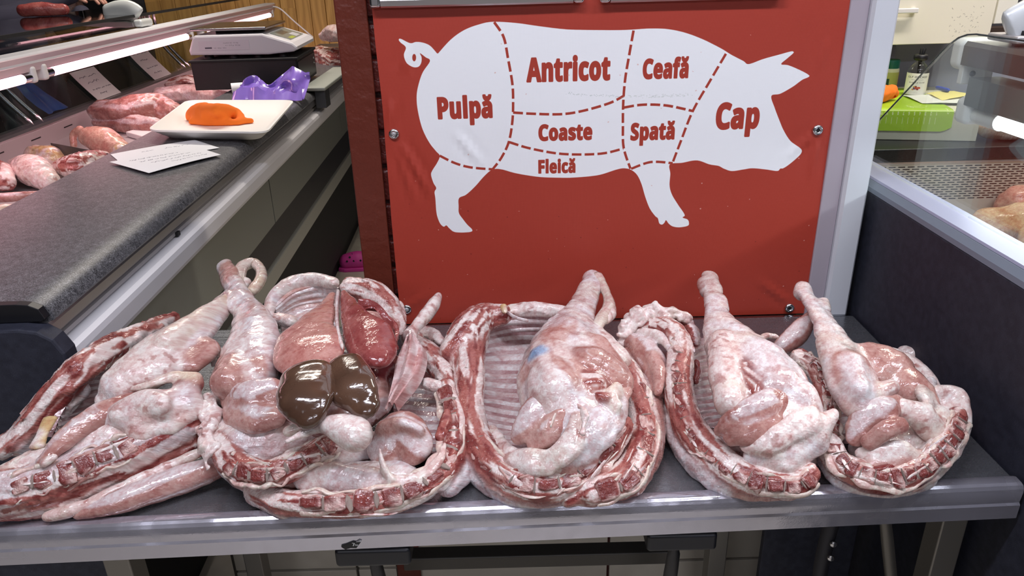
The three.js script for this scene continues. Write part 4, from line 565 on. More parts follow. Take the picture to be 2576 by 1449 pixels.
// shop assistant behind the display, mostly above and left of the frame
{ const t = thing('person', 'person in a dark jacket behind the smoked glass shelf', 'person', [-2.36, 0, -3.82], rad(75));
  const body = sdfMesh([...chain([[0, 0.98, 0, 0.13], [0, 1.2, 0, 0.135], [0, 1.38, 0, 0.15], [0, 1.5, -0.01, 0.07], [0, 1.6, 0.0, 0.055]], 'cloth', { n: [0, 0, 1], s: 1.25 }),
    ...chain([[-0.19, 1.44, 0, 0.06], [-0.22, 1.3, 0.12, 0.055], [-0.04, 1.385, 0.36, 0.044], [-0.02, 1.392, 0.4, 0.038]], 'cloth'), ...chain([[0.19, 1.44, 0, 0.06], [0.25, 1.22, 0.05, 0.052], [0.12, 1.3, 0.3, 0.042]], 'cloth'), ...chain([[-0.19, 1.44, 0, 0.06], [0.19, 1.44, 0, 0.06]], 'cloth'),
    ...chain([[-0.09, 0.95, 0, 0.095], [-0.1, 0.5, 0.01, 0.065], [-0.1, 0.08, -0.02, 0.045], [-0.1, 0.04, 0.1, 0.04]], 'jeans'), ...chain([[0.09, 0.95, 0, 0.095], [0.1, 0.5, 0.01, 0.065], [0.1, 0.08, -0.02, 0.045], [0.1, 0.04, 0.1, 0.04]], 'jeans'),
    ...chain([[0, 1.6, 0, 0.055], [0, 1.68, 0.02, 0.075], [0, 1.76, 0.01, 0.09]], 'skin'), ...chain([[0, 1.69, 0.095, 0.012], [0, 1.72, 0.09, 0.01]], 'skin')], { cell: 0.012, k: 0.03, disp: wrinkle(0.01, 12) }); part('body', body, M.fabric, t);
  const hand = (s, w) => { const pr = [...chain([[w[0], w[1], w[2], 0.028], [w[0] + s * 0.01, w[1] - 0.01, w[2] + 0.06, 0.026]], 'skin', { n: [0, 1, 0], s: 1.5 })]; for (let f = 0; f < 4; f++) { const x = w[0] + s * 0.01 + (f - 1.5) * 0.019, L = [0.055, 0.065, 0.06, 0.045][f]; pr.push(...chain([[x, w[1] - 0.008, w[2] + 0.07, 0.0092], [x, w[1] - 0.016, w[2] + 0.07 + L * 0.6, 0.0086], [x, w[1] - 0.04, w[2] + 0.07 + L, 0.0078]], 'skin', { k: 0.004 })); } pr.push(...chain([[w[0] - s * 0.028, w[1], w[2] + 0.02, 0.012], [w[0] - s * 0.048, w[1] - 0.014, w[2] + 0.05, 0.01], [w[0] - s * 0.04, w[1] - 0.03, w[2] + 0.078, 0.0085]], 'skin', { k: 0.006 })); return sdfMesh(pr, { cell: 0.004, k: 0.008 }); };
  part('hand', hand(1, [-0.015, 1.392, 0.42]), M.dry, t); part('hand', hand(-1, [0.12, 1.3, 0.33]), M.dry, t);
}
// ---------- right display case ----------
{ const t = thing('right_display_case', 'dark navy display case with a pale lilac side rail on the right of the table', 'display case');
  part('side_panel', box(0.714, 0.772, 0.02, 1.052, -1.62, -0.25, 0.004), M.navy, t, 'dark navy side panel');
  part('bevel_strip', prism([[0.714, 1.052], [0.716, 1.06], [0.726, 1.069], [0.738, 1.069], [0.738, 1.052]], -1.62, -0.25), mat(0x77808c, 0.45, 0.2), t, 'grey bevelled strip');
  part('side_rail', prism([[0.728, 1.0695], [0.73, 1.0735], [0.786, 1.0735], [0.788, 1.069], [0.788, 1.05], [0.772, 1.05], [0.738, 1.0695]], -1.63, -0.25), mat(0x9c9cb2, 0.42), t, 'pale lilac side rail');
  part('deck', box(0.772, 2.0, 0.77, 0.8, -1.99, -0.25), M.aluMatte, t);
  part('under_box', box(0.772, 2.0, 0.02, 0.77, -1.99, -0.4), M.blackMatte, t);
  const perf = part('slotted_plate', box(0.8, 2.0, 0.8, 0.962, -1.998, -1.99), mat(0xd6cebf, 0.42, 0.25), t, 'stainless plate with rows of slots');
  part('plate_lip', box(0.8, 2.0, 0.955, 0.963, -1.991, -1.984, 0.002), M.alu, t);
  const sg = box(-0.0095, 0.0095, -0.0013, 0.0013, 0, 0.0006);
  for (let r = 0; r < 15; r++) for (let k = 0; k < 17; k++) { const s = part('slot', sg, M.rubber, perf); s.position.set(1.02 + k * 0.0262 + (r % 2) * 0.0131, 0.946 - r * 0.0066, -1.9901); }
  part('rear_counter', box(0.8, 2.0, 0.965, 1.0, -2.62, -1.975, 0.004), mat(0x565a5a, 0.35, 0, { map: T.granite }), t, 'dark grey rear ledge');
  part('rear_box', box(0.8, 2.0, 0, 0.965, -2.62, -2.0), M.blackMatte, t);
}
{ const pts = [[-1.66, 1.076], [-0.25, 1.076], [-0.25, 1.365], [-1.27, 1.359], [-1.3, 1.356], [-1.335, 1.346]];
  const t = thing('side_glass', 'clear side glass with a slanted dark edge on the right display case', 'glass');
  const g = prism(pts.map(([z, y]) => [z, y]), -0.003, 0.003); g.rotateY(-PI / 2); g.translate(0.77, 0, 0); part('pane', uvm(g), M.glass, t);
  part('edge_line', tube([[0.77, 1.08, -1.655], [0.77, 1.145, -1.577], [0.77, 1.25, -1.452], [0.77, 1.34, -1.345], [0.77, 1.357, -1.305], [0.77, 1.361, -1.2], [0.77, 1.366, -0.25]], 0.0016, 60, 6), M.glassEdge, t, 'dark polished glass edge');
}
{ const x = 0.92, t = thing('case_lamp', 'grey lamp channel with a bright white tube in the right display case', 'lamp');
  part('upper_channel', prism([[x - 0.035, 1.282], [x - 0.035, 1.318], [x - 0.03, 1.326], [x + 0.05, 1.326], [x + 0.05, 1.282]], -1.5, -0.3), mat(0xb5adab, 0.18, 0.8), t);
  part('end_cap', box(x - 0.037, x + 0.05, 1.27, 1.33, -1.545, -1.498, 0.016, 4), M.plasticWhite, t);
  part('end_plate', box(x - 0.03, x + 0.03, 1.245, 1.285, -1.51, -1.495, 0.002), M.plasticWhite, t);
  part('screw', lathe([[0, 0.003], [0.005, 0.002], [0.006, 0]], 14).rotateX(PI / 2).translate(x - 0.01, 1.265, -1.495), M.steelDark, t);
  part('lower_channel', prism([[x - 0.03, 1.21], [x - 0.03, 1.262], [x + 0.03, 1.262], [x + 0.03, 1.21]], -1.47, -0.3), mat(0xa4acaa, 0.3, 0.6), t);
  const tb = part('tube', new THREE.CylinderGeometry(0.014, 0.014, 1.06, 20).rotateX(PI / 2).translate(x - 0.005, 1.192, -0.88), new THREE.MeshStandardMaterial({ color: 0xffffff, emissive: 0xf4f6ff, emissiveIntensity: 2.5, roughness: 0.4 }), t, 'glowing white tube');
  part('tube_cap', new THREE.CylinderGeometry(0.0165, 0.0165, 0.075, 20).rotateX(PI / 2).translate(x - 0.005, 1.192, -1.42), M.plasticWhite, tb);
  part('tube_socket', box(x - 0.03, x + 0.02, 1.172, 1.222, -1.5, -1.455, 0.012, 3), M.plasticWhite, tb);
  const L = new THREE.RectAreaLight(0xf4f6ff, 22, 0.03, 1.06); L.position.set(x - 0.005, 1.175, -0.88); L.rotation.x = -PI / 2; t.add(L);
}
{ const t = thing('case_top_clamp', 'silver clamp over the dark glass top of the right case', 'bracket');
  part('cover', limb([[0.905, 1.348, -1.41, 0.014], [0.93, 1.362, -1.41, 0.017], [0.99, 1.368, -1.41, 0.018], [1.08, 1.366, -1.41, 0.016]], 24, 14, 2.6), mat(0xd3d7d8, 0.35, 0.2), t);
  part('base', box(0.9, 1.06, 1.332, 1.345, -1.46, -1.37, 0.004), M.aluMatte, t);
}
{ const t = thing('case_top_glass', 'smoked glass top with a black edge on the right display case', 'glass');
  part('pane', box(0.93, 1.7, 1.3455, 1.352, -1.42, -0.3), M.smoked, t); part('edge', box(0.921, 0.93, 1.345, 1.3525, -1.42, -0.3, 0.001), M.rubber, t); }
// meat and wrapped goods in the right case
single('fat_slab', sdfMesh(chain([[1.24, 0.835, -1.8, 0.06], [1.36, 0.84, -1.78, 0.075], [1.38, 0.835, -1.62, 0.075], [1.24, 0.835, -1.55, 0.07], [1.3, 0.84, -1.66, 0.08]], 'tan', { n: [0, 1, 0], s: 1.25 }), { cell: 0.005, k: 0.06, floor: 0.8, disp: wrinkle(0.012, 22) }), M.meat, 'broad cream and orange slab of fatty meat in the right case', 'meat');
single('meat_joint', sdfMesh(chain([[1.37, 0.85, -1.93, 0.05], [1.47, 0.85, -1.92, 0.06]], 'pink'), { cell: 0.005, k: 0.03, floor: 0.8, disp: wrinkle(0.01, 26) }), M.meat, 'small pink joint behind the cream slab in the right case', 'meat');
single('wrapped_parcel', sdfMesh(chain([[1.335, 1.035, -2.06, 0.032], [1.385, 1.04, -2.05, 0.04], [1.42, 1.032, -2.04, 0.028], [1.435, 1.022, -2.035, 0.018]], 'dough'), { cell: 0.004, k: 0.03, floor: 1.0, disp: ragged(0.006, 40) }), M.wet, 'cream meat parcel in clear wrap on the rear ledge', 'parcel');
single('brown_parcel', sdfMesh(chain([[1.46, 1.045, -2.12, 0.04], [1.56, 1.045, -2.12, 0.045]], 'pink'), { cell: 0.005, k: 0.03, floor: 1.0, disp: ragged(0.008, 30) }), M.meat, 'brownish pink piece beside the wrapped parcel', 'meat');
// beige box, green mat and what stands on it
const BX = [1.02, 0, -2.095], BT = rad(-12);
{ const t = thing('beige_box', 'beige box under the green measuring mat on the rear ledge', 'box', BX, BT, undefined); part('carton', box(-0.12, 0.276, 1.0005, 1.083, -0.42, 0, 0.002), mat(0xd8d3bd, 0.55), t); part('lid_seam', box(-0.12, 0.2765, 1.075, 1.077, -0.4, 0.0008), mat(0x9b967f, 0.6), t); }
{ const mt = canvasTex(1024, 512, (c, w, h) => { c.fillStyle = '#a9cf2d'; c.fillRect(0, 0, w, h); c.fillStyle = '#e8f3c4'; c.strokeStyle = '#e8f3c4'; c.font = 'bold 22px sans-serif'; c.lineWidth = 3;
    for (let i = 1; i <= 20; i++) { const x = 930 - i * 44; c.save(); c.translate(x, 452); c.rotate(PI); c.fillText(String(i), -8, 8); c.restore(); c.fillRect(x - 1, 466, 3, 22); }
    c.save(); c.translate(985, 470); c.rotate(-PI / 2); c.font = 'bold 22px sans-serif'; c.fillText('◂ Cms ▸', 0, 0); c.restore();
    c.beginPath(); c.moveTo(690, 366); c.lineTo(740, 398); c.lineTo(790, 410); c.lineTo(850, 382); c.lineTo(848, 356); c.stroke(); c.beginPath(); c.arc(700, 385, 12, 0, 7); c.stroke(); c.beginPath(); c.arc(716, 402, 9, 0, 7); c.stroke(); c.beginPath(); c.moveTo(750, 372); c.quadraticCurveTo(775, 392, 810, 366); c.stroke(); });
  const t = thing('green_mat', 'lime green silicone mat with white ruler print folded over the beige box', 'mat', BX, BT);
  const L = 0.37, flap = 0.06, W = 0.3; const sh = (u, v) => { const s = (1 - v) * (L + flap); const x = lerp(-0.12, 0.205, u); return s < L - 0.01 ? [x, 1.0858, -L + s] : s < L + 0.01 ? [x, 1.0858 - 0.008 * sstep(L - 0.01, L + 0.01, s), -L + s + 0.004 * sstep(L - 0.01, L + 0.01, s) - (s - L > 0 ? s - L : 0)] : [x, 1.0758 - (s - L - 0.01) * 0.97, 0.0035 + (s - L - 0.01) * 0.06]; };
  const g = thick(24, 44, (u, v) => { const p = sh(u, v); if (v < 0.06) { const k = (0.06 - v) / 0.06; const c = u > 0.94 ? (u - 0.94) / 0.06 : 0; p[1] += 0.012 * Math.max(0, k + c - 1); } return p; }, 0.0015); part('mat_sheet', g, mat(0xffffff, 0.4, 0, { map: mt }), t); }
{ const p = [1.235, 1.0875, -2.3]; const t = thing('reed_diffuser', 'glass reed diffuser bottle with white label and black reeds', 'bottle', p, rad(-25)); t.scale.setScalar(0.94);
  const gl = pmat(0xf4f4ee, 0.03, { transmission: 1, thickness: 0, ior: 1.45 });
  part('glass_body', lathe([[0, 0], [0.029, 0], [0.032, 0.003], [0.032, 0.068], [0.029, 0.082], [0.02, 0.094], [0.013, 0.1], [0.012, 0.112]], 36), gl, t);
  part('liquid', lathe([[0, 0.003], [0.0295, 0.003], [0.0295, 0.05], [0, 0.05]], 30), pmat(0xe9e2c6, 0.05, { transmission: 0.85, thickness: 0 }), t);
  const lb = canvasTex(512, 512, (c, w, h) => { c.fillStyle = '#f0ede6'; c.fillRect(0, 0, w, h); c.textAlign = 'center'; c.fillStyle = '#4a4a4c'; c.font = 'bold 62px sans-serif'; c.fillText('GLF ORCHID', 256, 110); c.fillStyle = '#9a9898'; c.font = '30px sans-serif'; c.fillText('REED DIFFUSER', 256, 165); c.fillStyle = '#8a8784'; c.font = 'bold 44px sans-serif'; c.fillText('BUBBLE GUM', 256, 235); const r = rng(4), col = ['#c9452f', '#e0b13a', '#5b4a8c', '#d98b3a', '#8c2f3a']; for (let i = 0; i < 16; i++) { c.fillStyle = col[i % 5]; c.beginPath(); c.arc(256 + (r() - 0.5) * 120, 350 + (r() - 0.5) * 70, 19, 0, 7); c.fill(); } c.fillStyle = '#aaa'; c.font = '22px sans-serif'; c.fillText('120 ml', 256, 470); });
  part('label', new THREE.CylinderGeometry(0.0325, 0.0325, 0.066, 36, 1, true, -1.35, 2.7).translate(0, 0.036, 0), mat(0xffffff, 0.6, 0, { map: lb, side: THREE.DoubleSide }), t, 'white printed label');
  part('collar', lathe([[0.012, 0.106], [0.017, 0.106], [0.021, 0.11], [0.021, 0.12], [0.016, 0.124], [0.008, 0.124]], 28), M.black, t);
  for (const [a, b, c] of [[-0.004, -0.006, 0.004], [0.002, 0.002, -0.006], [0.006, 0.022, 0.0]]) part('reed', limb([[a * 0.5 - b * 0.4, 0.04, 0, 0.0022], [a, 0.12, 0, 0.0022], [lerp(a, b, 0.3), 0.145, c * 0.2, 0.0022]], 8, 7), M.blackMatte, t); }
{ const t = thing('small_jar', 'small jar with dark green lid behind the diffuser bottle', 'jar', [1.215, 1.0875, -2.43]);
  part('jar_body', lathe([[0, 0], [0.024, 0], [0.026, 0.003], [0.026, 0.058], [0.022, 0.064], [0, 0.064]], 28), mat(0xd9d4b8, 0.3), t); part('lid', lathe([[0.0235, 0.06], [0.0245, 0.062], [0.0245, 0.084], [0.022, 0.087], [0, 0.087]], 28), mat(0x0f5a4c, 0.4), t, 'dark green lid'); part('label_band', new THREE.CylinderGeometry(0.0264, 0.0264, 0.04, 28, 1, true).translate(0, 0.03, 0), mat(0xb8b46a, 0.5), t); part('orange_stripe', new THREE.CylinderGeometry(0.0266, 0.0266, 0.04, 8, 1, true, 0.9, 0.35).translate(0, 0.03, 0), mat(0xd9762f, 0.5, 0, { side: THREE.DoubleSide }), t); part('green_patch', new THREE.CylinderGeometry(0.0266, 0.0266, 0.03, 10, 1, true, -0.9, 0.5).translate(0, 0.016, 0), mat(0x18402c, 0.5, 0, { side: THREE.DoubleSide }), t); }
{ const c = [1.1065,1.108,-2.2074]; const g = sdfMesh([...chain([[-0.1, 0, 0, 0.022], [0.02, 0, 0, 0.022]], 'orange'), { p: [-0.02, 0.004, 0.004, 0.006], q: [0.05, 0.004, 0.004, 0.006], c: 'orange', cut: 1, k: 0.002 }, { p: [0.0, -0.012, 0.01, 0.003], q: [0.05, -0.012, 0.01, 0.003], c: 'orange', cut: 1, k: 0.002 }], { cell: 0.003, k: 0.01, disp: wrinkle(0.006, 60) }); const t = single('rolled_cloth', g, M.fabric, 'rolled orange cloth on the green mat', 'cloth', [c[0], 1.11, c[2]], rad(35)); }
{ const leaf = (name, q, y, color, label, curl) => single(name, thick(14, 8, (u, v) => { const a = [0, 1, 2].map((k) => lerp(lerp(q[0][k], q[1][k], u), lerp(q[3][k], q[2][k], u), v)); a[1] = y + 0.001 + curl * (u * u) * (1 - v) + 0.002 * noise(u * 3, v * 3, 1); return a; }, 0.0006), mat(color, 0.7), label, 'paper');
  leaf('paper_sheet', [[1.1815,1.09,-2.1484],[1.3189,1.09,-2.1024],[1.3706,1.09,-2.2414],[1.1913,1.09,-2.2842]], 1.0885, 0xe6e6e0, 'white sheet under the yellow notes on the green mat', 0.004);
  leaf('sticky_notes', [[1.2473,1.092,-2.1661],[1.3455,1.092,-2.1982],[1.3653,1.092,-2.3178],[1.2654,1.092,-2.2891]], 1.092, 0xeee08a, 'pale yellow notes fanned beside the diffuser bottle', 0.008);
  const a = [1.3158,1.093,-2.3348], b = [1.3224,1.093,-2.2664]; single('blue_marker', limb([[a[0], 1.101, a[2], 0.006], [b[0], 1.101, b[2], 0.006]], 10, 12), mat(0x2342b4, 0.35), 'short blue marker lying behind the yellow notes', 'marker'); }
// cabinet, wall and hanging bag behind
{ const t = thing('cream_cabinet', 'cream wall cabinet with scuffed door and white handle', 'cabinet');
  const sc = canvasTex(512, 512, (c, w, h) => { c.fillStyle = '#efead8'; c.fillRect(0, 0, w, h); const r = rng(14); c.strokeStyle = '#6f6c64'; c.lineWidth = 1.6; for (let i = 0; i < 90; i++) { const x = i < 40 ? 120 + r() * 60 : 250 + r() * 130, y = i < 40 ? 250 + r() * 70 : 380 + r() * 110; c.globalAlpha = 0.25 + r() * 0.5; c.beginPath(); c.moveTo(x, y); c.lineTo(x + (r() - 0.5) * 16, y + (r() - 0.5) * 14); c.stroke(); } c.globalAlpha = 1; });
  part('body', box(1.12, 1.46, 1.234, 2.1, -2.62, -2.36), M.cream, t);
  const d = part('door', box(1.122, 1.452, 1.228, 2.09, -2.36, -2.342, 0.002), mat(0xffffff, 0.5, 0, { map: sc }), t); { const g = d.geometry, p = g.attributes.position, u = g.attributes.uv; for (let i = 0; i < p.count; i++) u.setXY(i, (p.getX(i) - 1.122) / 0.4, (p.getY(i) - 1.228) / 0.4); }
  part('handle', merge([box(1.14, 1.215, 1.318, 1.332, -2.332, -2.322, 0.003), box(1.2, 1.214, 1.3185, 1.3315, -2.342, -2.328)]), M.plasticWhite, d, 'white bar handle');
  part('side_strip', box(1.462, 1.52, 1.28, 2.1, -2.62, -2.35, 0.002), mat(0xf0eee2, 0.5), t); }
{ const w = struct('wall_partition', box(0.72, 2.4, 0, roomH, -2.72, -2.63), mat(0xb3b5c4, 0.7), 'grey-blue wall behind the cream cabinet'); }
{ const t = thing('dark_window', 'dark framed window beside the cream cabinet', 'window'); part('frame', box(1.53, 1.56, 1.25, 2.1, -2.63, -2.6, 0.003), mat(0x2c2320, 0.5), t); part('pane', box(1.56, 1.9, 1.25, 2.1, -2.628, -2.61), mat(0x4b4a50, 0.2), t); part('sill', box(1.53, 1.9, 1.23, 1.25, -2.63, -2.57, 0.002), mat(0x4a3a33, 0.5), t); }
{ const t = thing('hanging_plastic_bag', 'grey translucent plastic bag hanging under the cream cabinet', 'bag');
  part('bag_film', thick(20, 24, (u, v) => { const a = u * 2 * PI, r = (0.012 + 0.045 * Math.sin(PI * Math.pow(v, 0.7)) ) * (1 + 0.12 * Math.sin(a * 5 + v * 3)); return [1.225 + Math.cos(a) * r, 1.235 - v * 0.16, -2.56 + Math.sin(a) * r * 0.7]; }, 0.0006), pmat(0x9a97ad, 0.3, { transmission: 0.35, thickness: 0 }), t); part('hook', tube([[1.225, 1.26, -2.56], [1.235, 1.245, -2.56], [1.225, 1.23, -2.56]], 0.003, 12, 6), M.chrome, t); }
// ---------- lamb carcasses on the table ----------
const FN = [0, 0.62, 0.785];                         // the split faces lean up and towards the front of the table
const TOP = 0.795;
const v3 = (p) => new THREE.Vector3(p[0], p[1], p[2]);
// vertebra bodies: a few rough blocks shared by all spines
const VERT = [1, 2, 3, 4, 5].map((s) => { const g = new RoundedBoxGeometry(1, 1, 1, 4, 0.3), p = g.attributes.position; for (let i = 0; i < p.count; i++) { const x = p.getX(i), y = p.getY(i), z = p.getZ(i), n = 1 + 0.36 * fbm(x * 2.2 + s * 7, y * 2.2, z * 2.2 + s, 3); p.setXYZ(i, x * n + 0.07 * noise(y * 3, z * 3, s), y * n, z * n); } g.computeVertexNormals();
  const c = new Float32Array(p.count * 3), uv = new Float32Array(p.count * 2); for (let i = 0; i < p.count; i++) { const x = p.getX(i), y = p.getY(i), z = p.getZ(i); let q = mixc([0.15, 0.026, 0.024], [0.28, 0.075, 0.065], sstep(-0.4, 0.4, fbm(x * 5 + s, y * 5, z * 5, 3))); q = mixc(q, SK.fat2, Math.max(sstep(0.36, 0.5, Math.max(Math.abs(x), Math.abs(z))) * sstep(-0.15, 0.2, fbm(x * 4, y * 4 + s, z * 4, 2)), sstep(0.16, 0.28, fbm(x * 3 + s * 3, y * 3, z * 3, 3))) * 0.85); c.set(q, i * 3); uv[i * 2] = x * 0.03 + s * 0.05; uv[i * 2 + 1] = z * 0.03; } g.setAttribute('color', new THREE.BufferAttribute(c, 3)); g.setAttribute('uv', new THREE.BufferAttribute(uv, 2)); return g; });
const DISC = [1, 2, 3].map((s) => { const g = new THREE.SphereGeometry(0.5, 10, 8), p = g.attributes.position; for (let i = 0; i < p.count; i++) { const x = p.getX(i), y = p.getY(i), z = p.getZ(i), n = 1 + 0.5 * noise(x * 3 + s * 5, y * 3, z * 3); p.setXYZ(i, x * n, y * n, z + 0.25 * noise(x * 3, y * 2, s)); } g.computeVertexNormals(); return tissue(g, 'bone', [1, 0, 0], s); });
function railFrame(K, lift) {
  const pts = K.map((k) => v3(k).add(new THREE.Vector3(...FN).multiplyScalar(k[3] * lift))), c = new THREE.CatmullRomCurve3(pts, false, 'centripetal');
  return [c, (t) => { const T0 = c.getTangentAt(t), N = new THREE.Vector3(...FN); N.addScaledVector(T0, -N.dot(T0)).normalize(); return [c.getPointAt(t), T0, N, new THREE.Vector3().crossVectors(N, T0)]; }, (t) => { const q = t * (K.length - 1), a = Math.min(K.length - 2, Math.floor(q)); return lerp(K[a][3], K[a + 1][3], q - a); }];
}
function spine(parent, K, o = {}) {
  const { n = 12, side = 0, w = 0.02, lift = 0.86, seed = 1, cord = 1, cordR = 0.0052, gap = 0.07, scraps = 18 } = o, r = rng(seed);
  const [c, frame, rad0] = railFrame(K, lift), L = c.getLength(), st = L / n;
  for (let i = 0; i < n; i++) {
    const [P, T0, N, B] = frame((i + 0.5 + (r() - 0.5) * 0.2) / n), m = part('vertebra', VERT[(i + seed) % 5], M.chop, parent);
    const ww = w * (0.65 + 0.55 * r()); m.position.copy(P).addScaledVector(B, side * w + (r() - 0.5) * 0.003).addScaledVector(N, 0.0012 - 0.002 * r()); m.setRotationFromMatrix(new THREE.Matrix4().makeBasis(B, N, T0)); m.rotateY((r() - 0.5) * 0.35); m.rotateX((r() - 0.5) * 0.2); m.rotateZ((r() - 0.5) * 0.25); m.scale.set(ww * 1.15, w * (0.5 + 0.12 * r()), st * (1 - gap) * (0.86 + 0.2 * r()));
    if (i < n - 1) { const [P2, T2, N2, B2] = frame((i + 1) / n), d = part('disc', DISC[i % 3], M.meat, parent); d.position.copy(P2).addScaledVector(B2, side * w + (r() - 0.5) * 0.003).addScaledVector(N2, 0.0042); d.setRotationFromMatrix(new THREE.Matrix4().makeBasis(B2, N2, T2)); d.rotateY((r() - 0.5) * 0.5); d.scale.set(w * (0.6 + 0.6 * r()), w * 0.26, st * gap * (1.1 + 0.9 * r())); }
  }
  for (const s of cord ? [cord, -cord * 0.85] : []) { const q = []; for (let i = 0; i <= 40; i++) { const [P, T0, N, B] = frame(i / 40); P.addScaledVector(B, (side + s * 0.72) * w + 0.004 * noise(i * 0.45, seed, s)).addScaledVector(N, -0.003 + 0.0025 * noise(i * 0.6, seed, 5)); q.push([P.x, P.y, P.z, cordR * (s === cord ? 1 : 0.7) * (0.9 + 0.6 * noise(i * 0.55, 2, seed + s))]); }
    part('spinal_cord', tissue(limb(q, 140, 8, 0.62), 'bone', [1, 0, 0], s), M.meat, parent, 'pale cord along the spine'); }
  for (let i = 0; i < scraps; i++) scrap(parent, frame, rad0, r, 0.1 * i);
}
// loose ends of fat and flesh lying along a cut face
function scrap(parent, frame, rad0, r, ox) {
  const t0 = 0.03 + 0.9 * r(), len = 0.02 + 0.035 * r(), q = [], b0 = (r() - 0.5) * 1.7, w = 0.0016 + 0.003 * r(), bend = (r() - 0.5) * 0.5, nn = 6;
  const [P0, T0, N0, B0] = frame(t0), R = rad0(t0);
  for (let i = 0; i <= nn; i++) { const f = i / nn - 0.5, b = clamp(b0 + bend * f * 2, -0.95, 0.95); const P = P0.clone().addScaledVector(T0, len * f).addScaledVector(B0, b * R).addScaledVector(N0, R * (Math.sqrt(1 - b * b) - 0.86) + 0.0008 + 0.002 * noise(i * 1.3, ox * 9, 2)); q.push([P.x, P.y, P.z, w * (i === 0 || i === nn ? 0.5 : 0.8 + 0.5 * Math.abs(noise(i * 0.9, ox * 7, 1)))]); }
  part('flesh_shred', tissue(limb(q, 14, 7, 0.5), ['fat', 'raw', 'bone', 'fat', 'mus'][Math.floor(r() * 5)], [1, 0, 0], ox), M.meat, parent);
}
function surf(rows) { const cs = rows.map((r) => new THREE.CatmullRomCurve3(r.map(v3), false, 'centripetal')); return (u, v) => new THREE.CatmullRomCurve3(cs.map((c) => c.getPoint(u)), false, 'centripetal').getPoint(v); }
function ribCage(parent, rows, o = {}) {
  const { n = 12, r = 0.0045, tone = 'rib', wall = 'mauve', sag = 0 } = o; let f = surf(rows); { const a = f(0.5, 0.5), b = f(0.55, 0.5), c = f(0.5, 0.55), nrm = new THREE.Vector3().crossVectors(b.sub(a), c.sub(a)); if (nrm.dot(new THREE.Vector3(...FN)) < 0) { const f0 = f; f = (u, v) => f0(1 - u, v); } }
  const nu = 26, nv = 40, cache = [];
  for (let j = 0; j <= nv; j++) for (let i = 0; i <= nu; i++) cache.push(f(i / nu, j / nv));
  const at = (u, v) => cache[Math.round(v * nv) * (nu + 1) + Math.round(u * nu)];
  const g = thick(nu, nv, (u, v) => { const p = at(u, v); return [p.x, p.y, p.z]; }, 0.008); part('rib_wall', tissue(g, wall, [1, 0, 0]), M.wet, parent, 'pink membrane between the ribs');
  const nrm = (u, v) => { const a = f(u, v), b = f(Math.min(1, u + 0.04), v), c = f(u, Math.min(1, v + 0.04)); const e = new THREE.Vector3().crossVectors(b.sub(a), c.sub(a)); return e.lengthSq() > 1e-12 ? e.normalize() : new THREE.Vector3(...FN); };
  for (let k = 0; k < n; k++) { const v = (k + 0.5) / n, N = [0, 0.5, 1].map((u) => nrm(Math.min(u, 0.95), Math.min(v, 0.95))), half = (0.33 + 0.06 * noise(k * 1.7, 3, 1)) / n;
    const g = sheet(16, 6, (u, w) => { const p = f(u, clamp(v + (w * 2 - 1) * half + sag * u * u + 0.006 * noise(u * 4, k * 2.3, 5))), q = u < 0.5 ? N[0].clone().lerp(N[1], u * 2) : N[1].clone().lerp(N[2], u * 2 - 1); const h = r * 0.75 * Math.cos((w - 0.5) * PI) - 0.0006; return [p.x + q.x * h, p.y + q.y * h, p.z + q.z * h]; });
    part('rib', tissue(g, tone, [1, 0, 0], k * 0.13), M.wet, parent, k === 0 ? 'pale rib under a glossy membrane' : undefined); }
}
function carcass(label) { return thing('lamb_carcass', label, 'carcass'); }
const flesh = (parent, name, prims, o = {}, m = M.meat, label) => part(name, sdfMesh(prims, { floor: TOP, ...o }), m, parent, label);
const FL = { n: FN, s: 1.45 }, FQ = { n: FN, s: 1.5 };
// shred of fat or muscle: a thin wavy strip
function shred(parent, pts, w, tname = 'fat', name = 'fat_shred') { return part(name, tissue(limb(pts.map((p, i) => [p[0], p[1], p[2], w * (0.7 + 0.5 * Math.abs(noise(i * 1.7, p[0] * 50, 3)))]), 26, 8, 0.45), tname), M.meat, parent); }

